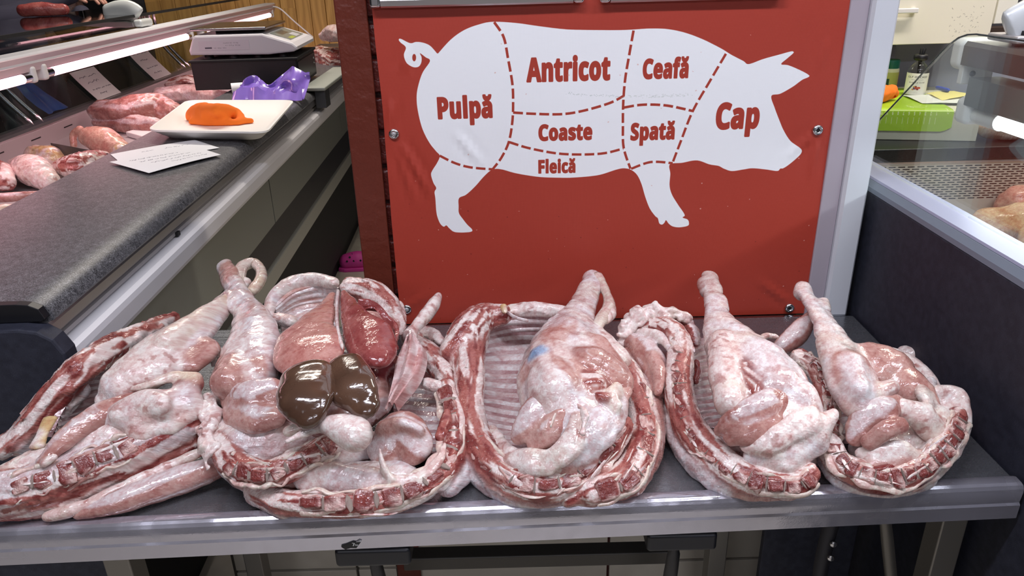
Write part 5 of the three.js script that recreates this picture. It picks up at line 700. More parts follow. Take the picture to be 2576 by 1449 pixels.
// --- carcass in the middle, two halves ---
{ const t = carcass('lamb carcass curled around its pale hind leg, open ribs below the belly of the pig');
  const rimK = [[-.0747,.88,-1.175,.0309],[-.0774,.87,-1.1141,.0284],[-.0742,.86,-1.0588,.026],[-.0736,.85,-1.0029,.025],[-.0668,.842,-.949,.024],[-.0502,.836,-.9016,.0243],[-.0213,.832,-.8567,.0246],[.0131,.83,-.8301,.024],[.0485,.83,-.8286,.024],[.0797,.834,-.8438,.0232],[.1065,.842,-.8633,.0224],[.1306,.855,-.8798,.0203],[.1515,.87,-.9032,.0183]];
  flesh(t, 'back_muscle', [...chain(rimK, 'chop'), ...chain([[-.0999,.84,-1.1477,.0279],[-.0882,.83,-1.0468,.0273],[-.075,.82,-.9603,.0269],[-.0489,.815,-.8873,.0254],[-.0062,.814,-.8424,.0233],[.049,.814,-.8384,.0232],[.09,.816,-.8621,.0237],[.1346,.825,-.9039,.0233]], 'film'),
    ...chain([[-.1032,.88,-1.1253,.0231],[-.0804,.895,-1.1615,.0319],[-.0537,.9,-1.2129,.0272],[-.0199,.905,-1.2137,.0186]], 'chop'), ...chain([[-.09,.815,-1.135,.0279],[-.0572,.81,-.9632,.0283],[-.0059,.81,-.8829,.0288],[.0517,.815,-.8831,.0345]], 'film')], { k: 0.012, disp: ragged(0.0045, 75), damp: 0.003 }, M.chop, 'split back with red and white flesh');
  spine(t, rimK.slice(1), { n: 15, w: 0.02, side: 0.0, cord: 1.0, seed: 3, lift: 0.88 });
  ribCage(t, [[[-.0455,.885,-1.2431],[.0004,.89,-1.2606],[.0519,.895,-1.2504],[.1091,.895,-1.2299]], [[-.0499,.86,-1.1965],[-.0159,.84,-1.2485],[.0369,.834,-1.2651],[.1105,.84,-1.2413]], [[-.0536,.846,-1.1209],[-.02,.824,-1.1574],[.0296,.818,-1.1652],[.0961,.82,-1.1513]], [[-.0525,.84,-1.0412],[-.0221,.82,-1.0618],[.026,.816,-1.0573],[.0873,.82,-1.042]], [[-.0433,.838,-.9665],[-.0169,.822,-.9803],[.0263,.82,-.9747],[.0815,.82,-.969]], [[-.0211,.84,-.9094],[.001,.83,-.9224],[.0304,.83,-.9211],[.0775,.83,-.919]]], { n: 17, r: 0.0048 });
  flesh(t, 'flank', chain([[-.0285,.905,-1.2175,.0115],[.0076,.91,-1.2215,.0129],[.0504,.914,-1.2138,.0129],[.0927,.91,-1.2063,.0114]], 'fat'), { k: 0.01, disp: ragged(0.004, 80) }, M.meat, 'white fat edge of the flank');
  part('windpipe', tissue(merge([limb([[-.0124,.92,-1.1886,.0049],[-.0158,.923,-1.2054,.0064],[-.0164,.925,-1.2112,.0064]], 8, 12)]), 'yel'), M.wet, t, 'cream gristle tube');
  shred(t, [[-.0103,.915,-1.2038],[.007,.913,-1.1826],[.0277,.91,-1.1748]], 0.005, 'pale');
  // leg
  const leg = [...chain([[.0829,.885,-.9196,.0681],[.0841,.895,-.9922,.0806],[.0871,.905,-1.0624,.0642],[.0974,.91,-1.1251,.0444],[.1137,.912,-1.1783,.0321],[.1302,.912,-1.2403,.024],[.1482,.912,-1.3005,.0227],[.1594,.912,-1.3541,.0204]], 'pale', FL),
    ...chain([[.0601,.92,-.9239,.04],[.0537,.925,-1.0149,.0308],[.0911,.93,-1.0979,.0196]], 'film', { bias: 0.01 }), ...chain([[.0568,.92,-.9631,.0236],[.065,.92,-.9984,.0182]], 'film', { bias: 0.012 }),
    ...chain([[.1171,.925,-.9749,.0357],[.1471,.905,-.9722,.0329],[.13,.925,-1.0365,.025]], 'mus', { bias: 0.006, ...FL }), blob([[.1148,.926,-.9276,.0195]][0], 'chop', { bias: 0.012 }),
    ...chain([[.1632,.89,-1.0655,.0259],[.1422,.9,-1.1391,.0163]], 'fat'), ...chain([[.0344,.946,-.9867,.0054],[.0413,.946,-.9814,.0048]], 'stamp', { bias: 0.02 })];
  flesh(t, 'hind_leg', leg, { k: 0.016, disp: wrinkle(0.0035, 40), damp: 0.0025 }, M.wet, 'pale hind leg with a glossy membrane');
  part('tendon', tissue(limb([[.1651,.916,-1.3563,.0149],[.1731,.914,-1.319,.01],[.1773,.912,-1.2728,.0082],[.1748,.91,-1.2247,.0122],[.1572,.91,-1.1798,.0119],[.1415,.914,-1.1355,.0095]], 30, 10), 'bone'), M.wet, t, 'loop of tendon behind the hock');
  part('hock_bone', tissue(limb([[.1823,.906,-1.2362,.0073],[.1736,.906,-1.2032,.0121],[.1596,.908,-1.171,.0083]], 16, 12), 'fat'), M.wet, t);
  flesh(t, 'loin', [...chain([[.0046,.876,-.8786,.0123],[.0149,.886,-.883,.0212],[.0346,.9,-.8949,.0281],[.0603,.914,-.909,.0226],[.0783,.922,-.9229,.0114]], 'mus', FQ), ...chain([[.0257,.872,-.8607,.011],[.0475,.892,-.8651,.0176],[.0638,.91,-.8783,.0143]], 'mus', FQ)], { k: 0.008, disp: wrinkle(0.003, 60) }, M.wet, 'pink loin muscle');
  flesh(t, 'belly_fat', [...chain([[-.0421,.832,-.9572,.0097],[-.0269,.842,-.9049,.0139],[-.0095,.852,-.8658,.0156],[.0139,.86,-.8414,.0185],[.043,.87,-.8251,.0182],[.0649,.886,-.8323,.015],[.0769,.902,-.8502,.0119],[.0825,.914,-.8655,.0087]], 'fat', FL), ...chain([[0,.846,-.8446,.0165],[.0488,.85,-.833,.0195],[.0936,.86,-.8487,.0186]], 'mus', FL), ...chain([[.0824,.88,-.8489,.025],[.115,.894,-.8744,.0299],[.1417,.9,-.9093,.0228],[.164,.904,-.9447,.0105]], 'film', { n: FN, s: 1.8 }), ...chain([[.1508,.918,-.9335,.0092],[.1348,.92,-.9042,.0101],[.139,.914,-.8928,.0089]], 'cream', FL), ...chain([[.1255,.924,-.8983,.0078],[.1174,.926,-.9007,.0067]], 'raw', FL)], { k: 0.008, disp: wrinkle(0.009, 34), damp: 0.005 }, M.wet, 'folded white belly fat');
  flesh(t, 'fat_nodule', chain([[.0848,.934,-.8691,.0033],[.0912,.932,-.8571,.0048],[.0942,.928,-.8438,.0053],[.09,.922,-.8324,.0047],[.0883,.916,-.8248,.0042]], 'fat'), { cell: 0.002, k: 0.004, disp: curd(0.005, 70), damp: 0.004 }, M.meat, 'knobbly lump of fat');
  shred(t, [[.0462,.922,-.8317],[.0507,.926,-.8442],[.0544,.93,-.8522]], 0.004);
  // second half behind
  const k2 = [[.1535,.875,-1.1717,.0154],[.1753,.87,-1.1006,.0201],[.1894,.86,-1.0393,.0218],[.1914,.85,-.9789,.0221],[.1887,.84,-.9249,.0224],[.1735,.83,-.8766,.0227],[.1425,.824,-.8366,.022],[.1024,.82,-.8221,.0185]];
  flesh(t, 'back_muscle', [...chain(k2, 'chop'), ...chain([[.2049,.85,-1.1348,.0234],[.2141,.84,-1.0463,.0233],[.2064,.83,-.9647,.0232],[.1938,.82,-.9082,.0211],[.161,.815,-.8473,.0189]], 'mus'), ...chain([[.143,.82,-.9007,.0175],[.1173,.814,-.8547,.0224],[.0699,.814,-.8225,.0142]], 'chop')], { k: 0.012, disp: ragged(0.004, 75, 3), damp: 0.003 }, M.chop, 'split back of the second half');
  spine(t, k2.slice(1), { n: 9, w: 0.021, side: 0.1, cord: 1.0, seed: 8, lift: 0.92 });
  flesh(t, 'kidney', [...chain([[.1144,.84,-.8584,.0067],[.1203,.84,-.8475,.0088]], 'lung'), ...chain([[.127,.842,-.849,.005],[.1341,.846,-.8613,.005],[.1418,.85,-.8694,.005]], 'pale')], { cell: 0.002 }, M.slick);
  shred(t, [[.0991,.845,-.8202],[.1271,.856,-.8527],[.1563,.866,-.8842]], 0.0035, 'film', 'sinew');
}
// --- carcass right of the middle ---
{ const t = carcass('lamb carcass with a ragged white fat arch over its split neck and a long leg');
  const rimK = [[.2196,.875,-1.1895,.0185],[.2512,.89,-1.1799,.0211],[.2752,.895,-1.1382,.0218],[.2773,.89,-1.0931,.0218],[.2677,.88,-1.0515,.0218],[.2588,.87,-1.0191,.0226],[.256,.86,-.9884,.0228],[.2575,.85,-.9561,.0229],[.2649,.842,-.9186,.0234],[.2779,.836,-.8845,.024],[.2962,.832,-.8541,.0234],[.3211,.83,-.8329,.0219],[.3506,.83,-.8197,.0205],[.3782,.834,-.8152,.0183],[.3961,.844,-.822,.014]];
  flesh(t, 'back_muscle', [...chain(rimK, 'chop'), ...chain([[.2642,.835,-1.0835,.0227],[.2543,.825,-1.0262,.0218],[.2516,.818,-.9696,.0222],[.2599,.814,-.9135,.0224],[.2821,.813,-.8625,.0226],[.3203,.813,-.839,.021],[.3737,.814,-.8338,.0198]], 'film'), ...chain([[.3064,.82,-.913,.0294],[.3584,.82,-.8915,.0346],[.4039,.82,-.8895,.0288]], 'pale')], { k: 0.011, disp: ragged(0.004, 75, 11), damp: 0.003 }, M.chop, 'split back with red and white flesh');
  spine(t, rimK.slice(2), { n: 19, w: 0.0195, side: -0.15, cord: 0.95, seed: 5, lift: 0.87 });
  flesh(t, 'fat_arch', [...chain([[.1947,.87,-1.1639,.0154],[.2017,.89,-1.1781,.0183],[.2217,.904,-1.1882,.0183],[.2534,.91,-1.1901,.0169],[.2872,.912,-1.1839,.014],[.3061,.91,-1.1741,.0111]], 'fat')], { cell: 0.0024, k: 0.008, disp: curd(0.012, 45), damp: 0.008, smooth: 1 }, M.meat, 'ragged white kidney fat');
  flesh(t, 'shoulder_muscle', [...chain([[.2095,.87,-1.16,.0181],[.2239,.875,-1.1124,.0242],[.2324,.866,-1.0648,.0209],[.2302,.854,-1.0227,.0127]], 'mus'), ...chain([[.2301,.886,-1.0757,.0118],[.2323,.88,-1.0343,.0114],[.2233,.868,-1.0003,.0074]], 'mus'), ...chain([[.227,.89,-1.1537,.0097],[.249,.896,-1.126,.0108],[.2612,.894,-1.0866,.0066]], 'pale')], { k: 0.007, disp: wrinkle(0.004, 45) }, M.wet, 'smooth brown-pink muscle');
  ribCage(t, [[[.3141,.87,-1.1722],[.3472,.85,-1.2087],[.3788,.845,-1.2165],[.4115,.85,-1.2051]], [[.3037,.85,-1.1088],[.3343,.83,-1.1354],[.362,.826,-1.134],[.3972,.83,-1.1252]], [[.2869,.84,-1.0246],[.3136,.824,-1.0368],[.3386,.822,-1.0328],[.3751,.825,-1.0263]], [[.2812,.84,-.9413],[.3052,.826,-.9554],[.3292,.826,-.9543],[.357,.83,-.9472]]], { n: 13, r: 0.0045, sag: 0.12 });
  const leg = [...chain([[.3684,.885,-.901,.0597],[.3642,.9,-.9525,.0661],[.3574,.91,-1.0256,.0524],[.3505,.914,-1.1028,.0357],[.3557,.916,-1.1714,.0222],[.3657,.916,-1.229,.018],[.3764,.916,-1.2878,.0195],[.385,.916,-1.3335,.017]], 'pale', FL), ...chain([[.3011,.915,-.8937,.0223],[.311,.925,-.9648,.0236],[.3265,.93,-1.0428,.0188]], 'fat', { bias: 0.008 }), ...chain([[.3746,.926,-.9255,.0354],[.3768,.926,-.9958,.0279],[.3997,.914,-.9114,.0272]], 'film', { bias: 0.008, ...FL }), ...chain([[.3401,.926,-.9441,.0151],[.3511,.924,-.9136,.0147]], 'chop', { bias: 0.014, ...FL }), ...chain([[.3661,.914,-1.3063,.0106],[.3614,.914,-1.2692,.0074]], 'mus'), ...chain([[.3812,.914,-1.2324,.0072],[.3765,.914,-1.1988,.0064]], 'pale'), ...chain([[.4015,.914,-.9008,.0169],[.4138,.9,-.8912,.0168]], 'mus', { bias: 0.004 })];
  flesh(t, 'hind_leg', leg, { k: 0.016, disp: wrinkle(0.0035, 40, 5), damp: 0.0025 }, M.wet, 'pale hind leg with pink bruised patch');
  flesh(t, 'loin', [...chain([[.2827,.88,-.8738,.0078],[.2931,.892,-.8673,.0143],[.3194,.908,-.8684,.023],[.3543,.918,-.8782,.0231],[.3866,.922,-.9013,.0134]], 'mus', { n: FN, s: 1.9 }), ...chain([[.2949,.876,-.8525,.0077],[.3179,.892,-.8491,.0173],[.352,.9,-.8566,.0163]], 'mus', { n: FN, s: 1.9 })], { k: 0.008, disp: wrinkle(0.003, 55, 3) }, M.wet, 'pink loin muscle');
  flesh(t, 'belly_fat', [...chain([[.3107,.872,-.8455,.0076],[.3383,.884,-.8339,.0129],[.3691,.898,-.8427,.0183],[.3989,.902,-.8592,.0218]], 'fat', FL), ...chain([[.3283,.856,-.844,.0164],[.3638,.86,-.8371,.0239],[.3994,.87,-.8489,.0229],[.423,.88,-.8712,.0166]], 'pale', FL), ...chain([[.4113,.876,-.8538,.0142],[.4265,.888,-.869,.0132],[.4414,.894,-.8809,.0095],[.4475,.896,-.8856,.0067]], 'fat'), ...chain([[.4209,.91,-.9062,.0079],[.4085,.91,-.8661,.0065]], 'fat')], { k: 0.012, disp: wrinkle(0.007, 30, 6), damp: 0.004 }, M.meat, 'folded white belly fat');
  flesh(t, 'neck_end', chain([[.3061,.885,-1.1978,.0143],[.3131,.885,-1.1661,.0139],[.3125,.88,-1.1383,.0096]], 'raw'), { k: 0.008, disp: ragged(0.006, 70) }, M.chop, 'raw red neck end');
  flesh(t, 'lung_scrap', chain([[.3101,.856,-1.1088,.0054],[.3074,.852,-1.0851,.006],[.2969,.85,-1.0568,.0046]], 'spleen'), { cell: 0.002, disp: ragged(0.003, 120) }, M.slick);
}
// --- carcass at the right end ---
{ const t = carcass('lamb carcass at the row end beside the navy case, with a smooth white rind');
  const rimK = [[.444,.85,-.8768,.0169],[.4465,.84,-.8515,.0188],[.4623,.834,-.8357,.0197],[.4829,.832,-.8236,.0195],[.5087,.832,-.8208,.0195],[.5377,.836,-.8265,.0195],[.5665,.844,-.841,.0186],[.5969,.854,-.8626,.0178],[.6207,.864,-.8856,.0158],[.6404,.87,-.911,.0127]];
  flesh(t, 'back_muscle', [...chain(rimK, 'chop'), ...chain([[.4527,.82,-.8874,.0196],[.4592,.814,-.8539,.0191],[.4903,.813,-.8355,.0177],[.5282,.813,-.8339,.0176],[.5677,.815,-.8472,.0189]], 'film'), ...chain([[.5213,.82,-.894,.0347],[.5783,.824,-.9053,.0408]], 'pale')], { k: 0.011, disp: ragged(0.004, 75, 21), damp: 0.003 }, M.chop, 'split back with red and white flesh');
  spine(t, rimK, { n: 15, w: 0.019, side: 0, cord: -1.0, seed: 9, lift: 0.88 });
  flesh(t, 'rind_edge', [...chain([[.5436,.816,-.8219,.0087],[.5812,.824,-.8447,.0111],[.6154,.838,-.8699,.0124],[.643,.854,-.8992,.0115],[.658,.87,-.9259,.0105],[.6618,.88,-.9512,.0107],[.6457,.88,-.9599,.0108],[.6282,.88,-.9551,.0119]], 'fat', { n: FN, s: 0.9 }), ...chain([[.6404,.86,-.9315,.02],[.6386,.87,-.9484,.0166]], 'pale', FL)], { k: 0.01, disp: wrinkle(0.003, 60) }, M.meat, 'smooth white rind');
  const up = [[.4699,.88,-1.0736,.0144],[.4836,.874,-1.0507,.0167],[.4876,.866,-1.0203,.0151],[.4856,.856,-.9893,.0136],[.4682,.848,-.9365,.0131],[.451,.84,-.8905,.0137]];
  flesh(t, 'neck_ridge', chain(up, 'chop'), { k: 0.01, disp: ragged(0.006, 75, 2), damp: 0.004 }, M.chop, 'raw red ridge of the split neck');
  spine(t, up, { n: 10, w: 0.016, seed: 2, lift: 0.9 });
  ribCage(t, [[[.5118,.856,-1.0358],[.5408,.84,-1.0675],[.5603,.836,-1.0733],[.5827,.84,-1.0654]], [[.4898,.844,-.974],[.5168,.828,-.9974],[.5337,.826,-.9997],[.552,.83,-.9927]], [[.4693,.84,-.9073],[.4869,.828,-.9186],[.5014,.828,-.918],[.5171,.83,-.9144]]], { n: 9, r: 0.0042, sag: 0.1 });
  const leg = [...chain([[.4941,.9,-.908,.0341],[.4993,.91,-.9574,.039],[.5074,.916,-1.0195,.0322],[.5138,.92,-1.0789,.0233],[.5214,.922,-1.1411,.0163],[.5293,.922,-1.2057,.0149],[.5353,.922,-1.2527,.0132]], 'pale', FL), ...chain([[.5232,.922,-1.2356,.0101],[.5373,.924,-1.2589,.0103]], 'fat'), ...chain([[.5568,.916,-1.2085,.01],[.5386,.916,-1.1447,.0082],[.5214,.916,-1.0722,.0142]], 'pale'), ...chain([[.5717,.9,-.9946,.0403],[.5548,.91,-1.015,.0247],[.5917,.89,-.9576,.0297],[.6054,.88,-.9342,.0199]], 'mus', FL), ...chain([[.5,.926,-.9649,.0213],[.4845,.924,-.9016,.0168]], 'film', { bias: 0.008 }), ...chain([[.5089,.916,-.9028,.0146],[.5346,.92,-.9111,.0113]], 'fat', { bias: 0.004 })];
  flesh(t, 'hind_leg', leg, { k: 0.013, disp: wrinkle(0.0035, 42, 9), damp: 0.0025 }, M.wet, 'pale leg with a broad cut face');
  flesh(t, 'loin', [...chain([[.4746,.866,-.8699,.0145],[.4904,.882,-.8788,.0246],[.5112,.898,-.8816,.0245],[.5369,.904,-.8934,.0146]], 'mus', FQ), ...chain([[.4852,.874,-.8469,.012],[.5035,.894,-.8471,.014],[.5274,.896,-.8526,.0108]], 'mus', FQ)], { k: 0.008, disp: wrinkle(0.003, 55, 8) }, M.wet, 'pink loin muscle');
  flesh(t, 'belly_fat', [...chain([[.4789,.85,-.8548,.0089],[.4981,.86,-.8403,.0141],[.532,.866,-.8396,.0119],[.5477,.856,-.8346,.0076]], 'fat', FL), ...chain([[.5425,.9,-.8851,.0145],[.5731,.886,-.8849,.0202],[.5896,.87,-.8783,.0202],[.6123,.874,-.9012,.0171]], 'fat', FL), ...chain([[.5962,.9,-.9353,.0105],[.5896,.896,-.9097,.0114],[.6367,.886,-.9792,.0085]], 'pale', FL), blob([[.5927,.898,-.9278,.0081]][0], 'raw'), ...chain([[.4886,.844,-.8311,.0098],[.5198,.85,-.8306,.0108],[.554,.854,-.846,.0099]], 'mus')], { k: 0.012, disp: wrinkle(0.007, 32, 7), damp: 0.004 }, M.meat, 'folded white belly fat');
  flesh(t, 'rear_ridge', chain([[.5824,.87,-1.1063,.0121],[.6291,.866,-1.1041,.0134],[.654,.864,-1.0724,.0131],[.6589,.862,-1.0244,.0114],[.653,.86,-.9921,.0099]], 'chop'), { k: 0.01, disp: ragged(0.004, 70) }, M.chop, 'red edge of the rear half');
  flesh(t, 'second_leg', chain([[.4546,.855,-1.1408,.0097],[.4715,.865,-1.1431,.0166],[.4956,.88,-1.1578,.0194],[.5166,.895,-1.1731,.014],[.5292,.9,-1.1861,.0113]], 'mus'), { k: 0.012, disp: wrinkle(0.003, 50) }, M.wet, 'narrow pink shank lying behind the leg');
  flesh(t, 'shank_end', [...chain([[.7064,.822,-1.1831,.0144],[.7161,.824,-1.173,.0128]], 'pale')], { k: 0.01, disp: wrinkle(0.004, 60) }, M.meat, 'cut shank end showing behind');
  flesh(t, 'fat_knob', chain([[.4375,.87,-1.1683,.0056],[.4527,.87,-1.172,.0077],[.4606,.87,-1.1639,.0056]], 'fat'), { cell: 0.002, disp: curd(0.006, 60) }, M.meat);
}
// --- carcass with the offal, two halves ---
{ const t = carcass('lamb carcass carrying the glossy offal, its white-filmed leg crossing the yellow hock');
  const rimK = [[-.4256,.86,-.8992,.0172],[-.4015,.854,-.8671,.019],[-.3677,.852,-.8469,.0198],[-.3323,.854,-.8394,.0196],[-.302,.86,-.8522,.0198],[-.275,.866,-.8702,.0189],[-.2558,.87,-.8873,.0147]];
  flesh(t, 'back_muscle', [...chain(rimK, 'chop'), ...chain([[-.4603,.85,-.9766,.0306],[-.4248,.844,-.9315,.0355],[-.3739,.844,-.9193,.041],[-.3192,.85,-.9385,.0356]], 'pale'), ...chain([[-.4324,.83,-.9119,.0199],[-.3716,.826,-.8639,.0203],[-.3261,.826,-.862,.0202],[-.292,.83,-.8871,.0195]], 'film')], { k: 0.012, disp: ragged(0.005, 75, 31), damp: 0.004 }, M.chop, 'split back with red and white flesh');
  spine(t, rimK.slice(1), { n: 7, w: 0.021, side: -0.1, cord: -1.0, seed: 4, lift: 0.88, gap: 0.13 });
  const leg = [...chain([[-.4161,.91,-1.0043,.0515],[-.4221,.92,-1.0626,.0473],[-.4331,.93,-1.1165,.0411],[-.4666,.936,-1.1924,.0266],[-.5102,.938,-1.2715,.0206],[-.5523,.938,-1.3504,.0202],[-.5799,.938,-1.4083,.0169]], 'film', FL), ...chain([[-.3919,.926,-.9997,.0219],[-.411,.934,-1.0629,.0229],[-.4368,.94,-1.1384,.0161]], 'film', { bias: 0.012, ...FL }), ...chain([[-.428,.926,-.9662,.0236],[-.4319,.93,-1.007,.0159]], 'mus', { bias: 0.003 }), ...chain([[-.5124,.946,-1.236,.0115],[-.4974,.944,-1.2053,.0099],[-.4933,.95,-1.2346,.01]], 'pale')];
  flesh(t, 'hind_leg', leg, { k: 0.014, disp: wrinkle(0.0035, 45, 14), damp: 0.0025 }, M.wet, 'hind leg under a white glossy film');
  flesh(t, 'loin', [...chain([[-.4227,.9,-.9634,.0238],[-.389,.914,-.9394,.0255],[-.3576,.92,-.9445,.0221]], 'mus', FQ), ...chain([[-.4122,.89,-.9353,.0198],[-.374,.896,-.9089,.0216],[-.3454,.898,-.9097,.0171]], 'mus', FQ)], { k: 0.01, disp: wrinkle(0.003, 50) }, M.wet, 'thick pink loin muscle');
  flesh(t, 'fat_tatters', [...chain([[-.483,.885,-.9734,.0109],[-.4658,.89,-.9703,.012],[-.444,.886,-.9324,.014],[-.4453,.876,-.9066,.0137],[-.4296,.866,-.8816,.0124]], 'fat'), ...chain([[-.4424,.87,-.8956,.008],[-.4383,.86,-.8716,.0067],[-.4323,.85,-.8575,.005],[-.4371,.844,-.8523,.0033]], 'fat')], { cell: 0.0024, k: 0.01, disp: curd(0.01, 50, 5), damp: 0.006, smooth: 1 }, M.meat, 'torn tatters of white fat');
  flesh(t, 'fat_tuft', chain([[-.5263,.89,-1.1091,.0094],[-.5178,.894,-1.1152,.0107],[-.5015,.896,-1.1177,.0094],[-.4926,.896,-1.0831,.0092]], 'fat'), { cell: 0.0024, k: 0.01, disp: curd(0.01, 55, 7), damp: 0.006, smooth: 1 }, M.meat, 'torn tuft of pink fat');
  // upper rib basket
  ribCage(t, [[[-.4336,.92,-1.2358],[-.4081,.93,-1.2828],[-.3674,.934,-1.3027],[-.3265,.934,-1.2869]], [[-.4336,.894,-1.2478],[-.4111,.894,-1.2896],[-.3718,.896,-1.3007],[-.331,.9,-1.2896]], [[-.4075,.884,-1.1861],[-.3872,.88,-1.2161],[-.3579,.88,-1.2304],[-.3226,.88,-1.2365]]], { n: 6, r: 0.005, wall: 'film' });
  flesh(t, 'breast_rim', [...chain([[-.4441,.914,-1.2239,.0108],[-.4408,.93,-1.2668,.0125],[-.4157,.94,-1.3034,.0135],[-.375,.944,-1.3086,.0128],[-.3319,.946,-1.284,.0104]], 'pale'), ...chain([[-.422,.91,-1.2143,.01],[-.3986,.906,-1.2049,.0128]], 'fat')], { k: 0.01, disp: ragged(0.004, 70, 6) }, M.meat, 'white edge of the open breast');
  flesh(t, 'neck_meat', [...chain([[-.3049,.934,-1.2911,.0179],[-.2669,.926,-1.2827,.0239],[-.2306,.91,-1.2531,.022],[-.208,.894,-1.2099,.0143]], 'chop'), ...chain([[-.2173,.896,-1.2822,.0105],[-.2067,.89,-1.2425,.0095],[-.2037,.884,-1.1977,.0071]], 'fat'), ...chain([[-.2691,.89,-1.2296,.0291],[-.2342,.88,-1.184,.0283]], 'mus')], { k: 0.01, disp: ragged(0.006, 65, 2), damp: 0.004 }, M.chop, 'raw neck flesh');
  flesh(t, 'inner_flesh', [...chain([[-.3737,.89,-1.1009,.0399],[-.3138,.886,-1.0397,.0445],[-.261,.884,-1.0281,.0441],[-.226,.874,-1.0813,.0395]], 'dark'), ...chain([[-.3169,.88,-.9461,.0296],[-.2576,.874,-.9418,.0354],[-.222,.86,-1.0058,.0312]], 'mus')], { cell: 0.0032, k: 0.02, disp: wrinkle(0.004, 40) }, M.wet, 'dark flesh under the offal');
  // lower half under the offal
  const k2 = [[-.3666,.822,-.8453,.0133],[-.3268,.822,-.8219,.0152],[-.2915,.823,-.8112,.0161],[-.2366,.824,-.8062,.0171],[-.1834,.825,-.8094,.0182],[-.1444,.828,-.8222,.0184],[-.1119,.834,-.8473,.0188],[-.0937,.842,-.8811,.0182],[-.0889,.85,-.923,.0164],[-.0952,.86,-.9771,.0147],[-.1103,.87,-1.0255,.0152]];
  flesh(t, 'back_muscle', [...chain(k2, 'chop'), ...chain([[-.096,.815,-.8578,.0191],[-.0777,.816,-.8872,.0173],[-.0771,.82,-.9398,.0156]], 'film'), ...chain([[-.2807,.814,-.8535,.028],[-.2244,.816,-.853,.0336],[-.1692,.816,-.8595,.0315]], 'pale'), ...chain([[-.3697,.81,-.8491,.0123],[-.3171,.809,-.8192,.012]], 'fat')], { k: 0.012, disp: ragged(0.005, 75, 41), damp: 0.004 }, M.chop, 'split back of the lower half');
  spine(t, k2.slice(2), { n: 11, w: 0.022, side: 0.1, cord: 1.0, seed: 6, lift: 0.88, gap: 0.13 });
  ribCage(t, [[[-.1018,.864,-1.035],[-.1293,.846,-1.0851],[-.1672,.834,-1.1204],[-.21,.83,-1.1293]], [[-.0961,.854,-.9864],[-.1264,.83,-1.0367],[-.161,.824,-1.0537],[-.2014,.824,-1.0617]], [[-.0933,.846,-.9341],[-.1185,.824,-.9723],[-.1468,.822,-.9765],[-.1905,.824,-.9809]], [[-.0978,.842,-.8907],[-.117,.824,-.9162],[-.1411,.822,-.9199],[-.1822,.824,-.919]]], { n: 9, r: 0.0045 });
  flesh(t, 'tenderloin', [...chain([[-.185,.85,-.893,.0286],[-.166,.862,-.9093,.0369],[-.1473,.856,-.8926,.0297]], 'mus', FQ), ...chain([[-.1883,.884,-.8982,.0068],[-.161,.896,-.892,.0073],[-.1356,.888,-.885,.0067]], 'film', { bias: 0.003 })], { k: 0.02, disp: wrinkle(0.003, 45) }, M.wet, 'round purple-pink muscle');
  flesh(t, 'belly_fat', [...chain([[-.2257,.854,-.8525,.0077],[-.2018,.848,-.8374,.0098],[-.1671,.846,-.8215,.0118],[-.1352,.848,-.8261,.0119],[-.1096,.856,-.8493,.0099],[-.1002,.864,-.8793,.0067]], 'fat', FL), ...chain([[-.297,.84,-.8429,.0154],[-.252,.844,-.8403,.0219],[-.2057,.844,-.8256,.0184]], 'pale', FL), ...chain([[-.3,.83,-.8967,.0196],[-.2538,.834,-.8988,.0231],[-.2158,.84,-.9179,.0211]], 'pale'), ...chain([[-.1854,.886,-.8432,.0032],[-.1795,.87,-.8293,.0043],[-.1689,.854,-.8198,.0054]], 'fat'), ...chain([[-.108,.86,-.9046,.0069],[-.1034,.866,-.9258,.0082],[-.102,.87,-.9512,.006]], 'raw')], { cell: 0.0024, k: 0.01, disp: wrinkle(0.007, 36, 4), damp: 0.004 }, M.meat, 'pink fat around the lower half');
  flesh(t, 'shoulder_scrap', [...chain([[-.1904,.86,-1.2199,.016],[-.1517,.86,-1.1574,.021],[-.1229,.86,-1.1002,.0188],[-.106,.86,-1.0479,.0116]], 'chop'), ...chain([[-.1828,.87,-1.2239,.0102],[-.15,.866,-1.2219,.0117],[-.1298,.864,-1.1934,.0072]], 'fat'), ...chain([[-.14,.87,-1.0392,.0089],[-.1198,.87,-1.026,.0101],[-.1032,.87,-1.0132,.0063]], 'fat')], { k: 0.01, disp: ragged(0.006, 60, 12), damp: 0.004 }, M.chop, 'red and white shoulder flesh');
}
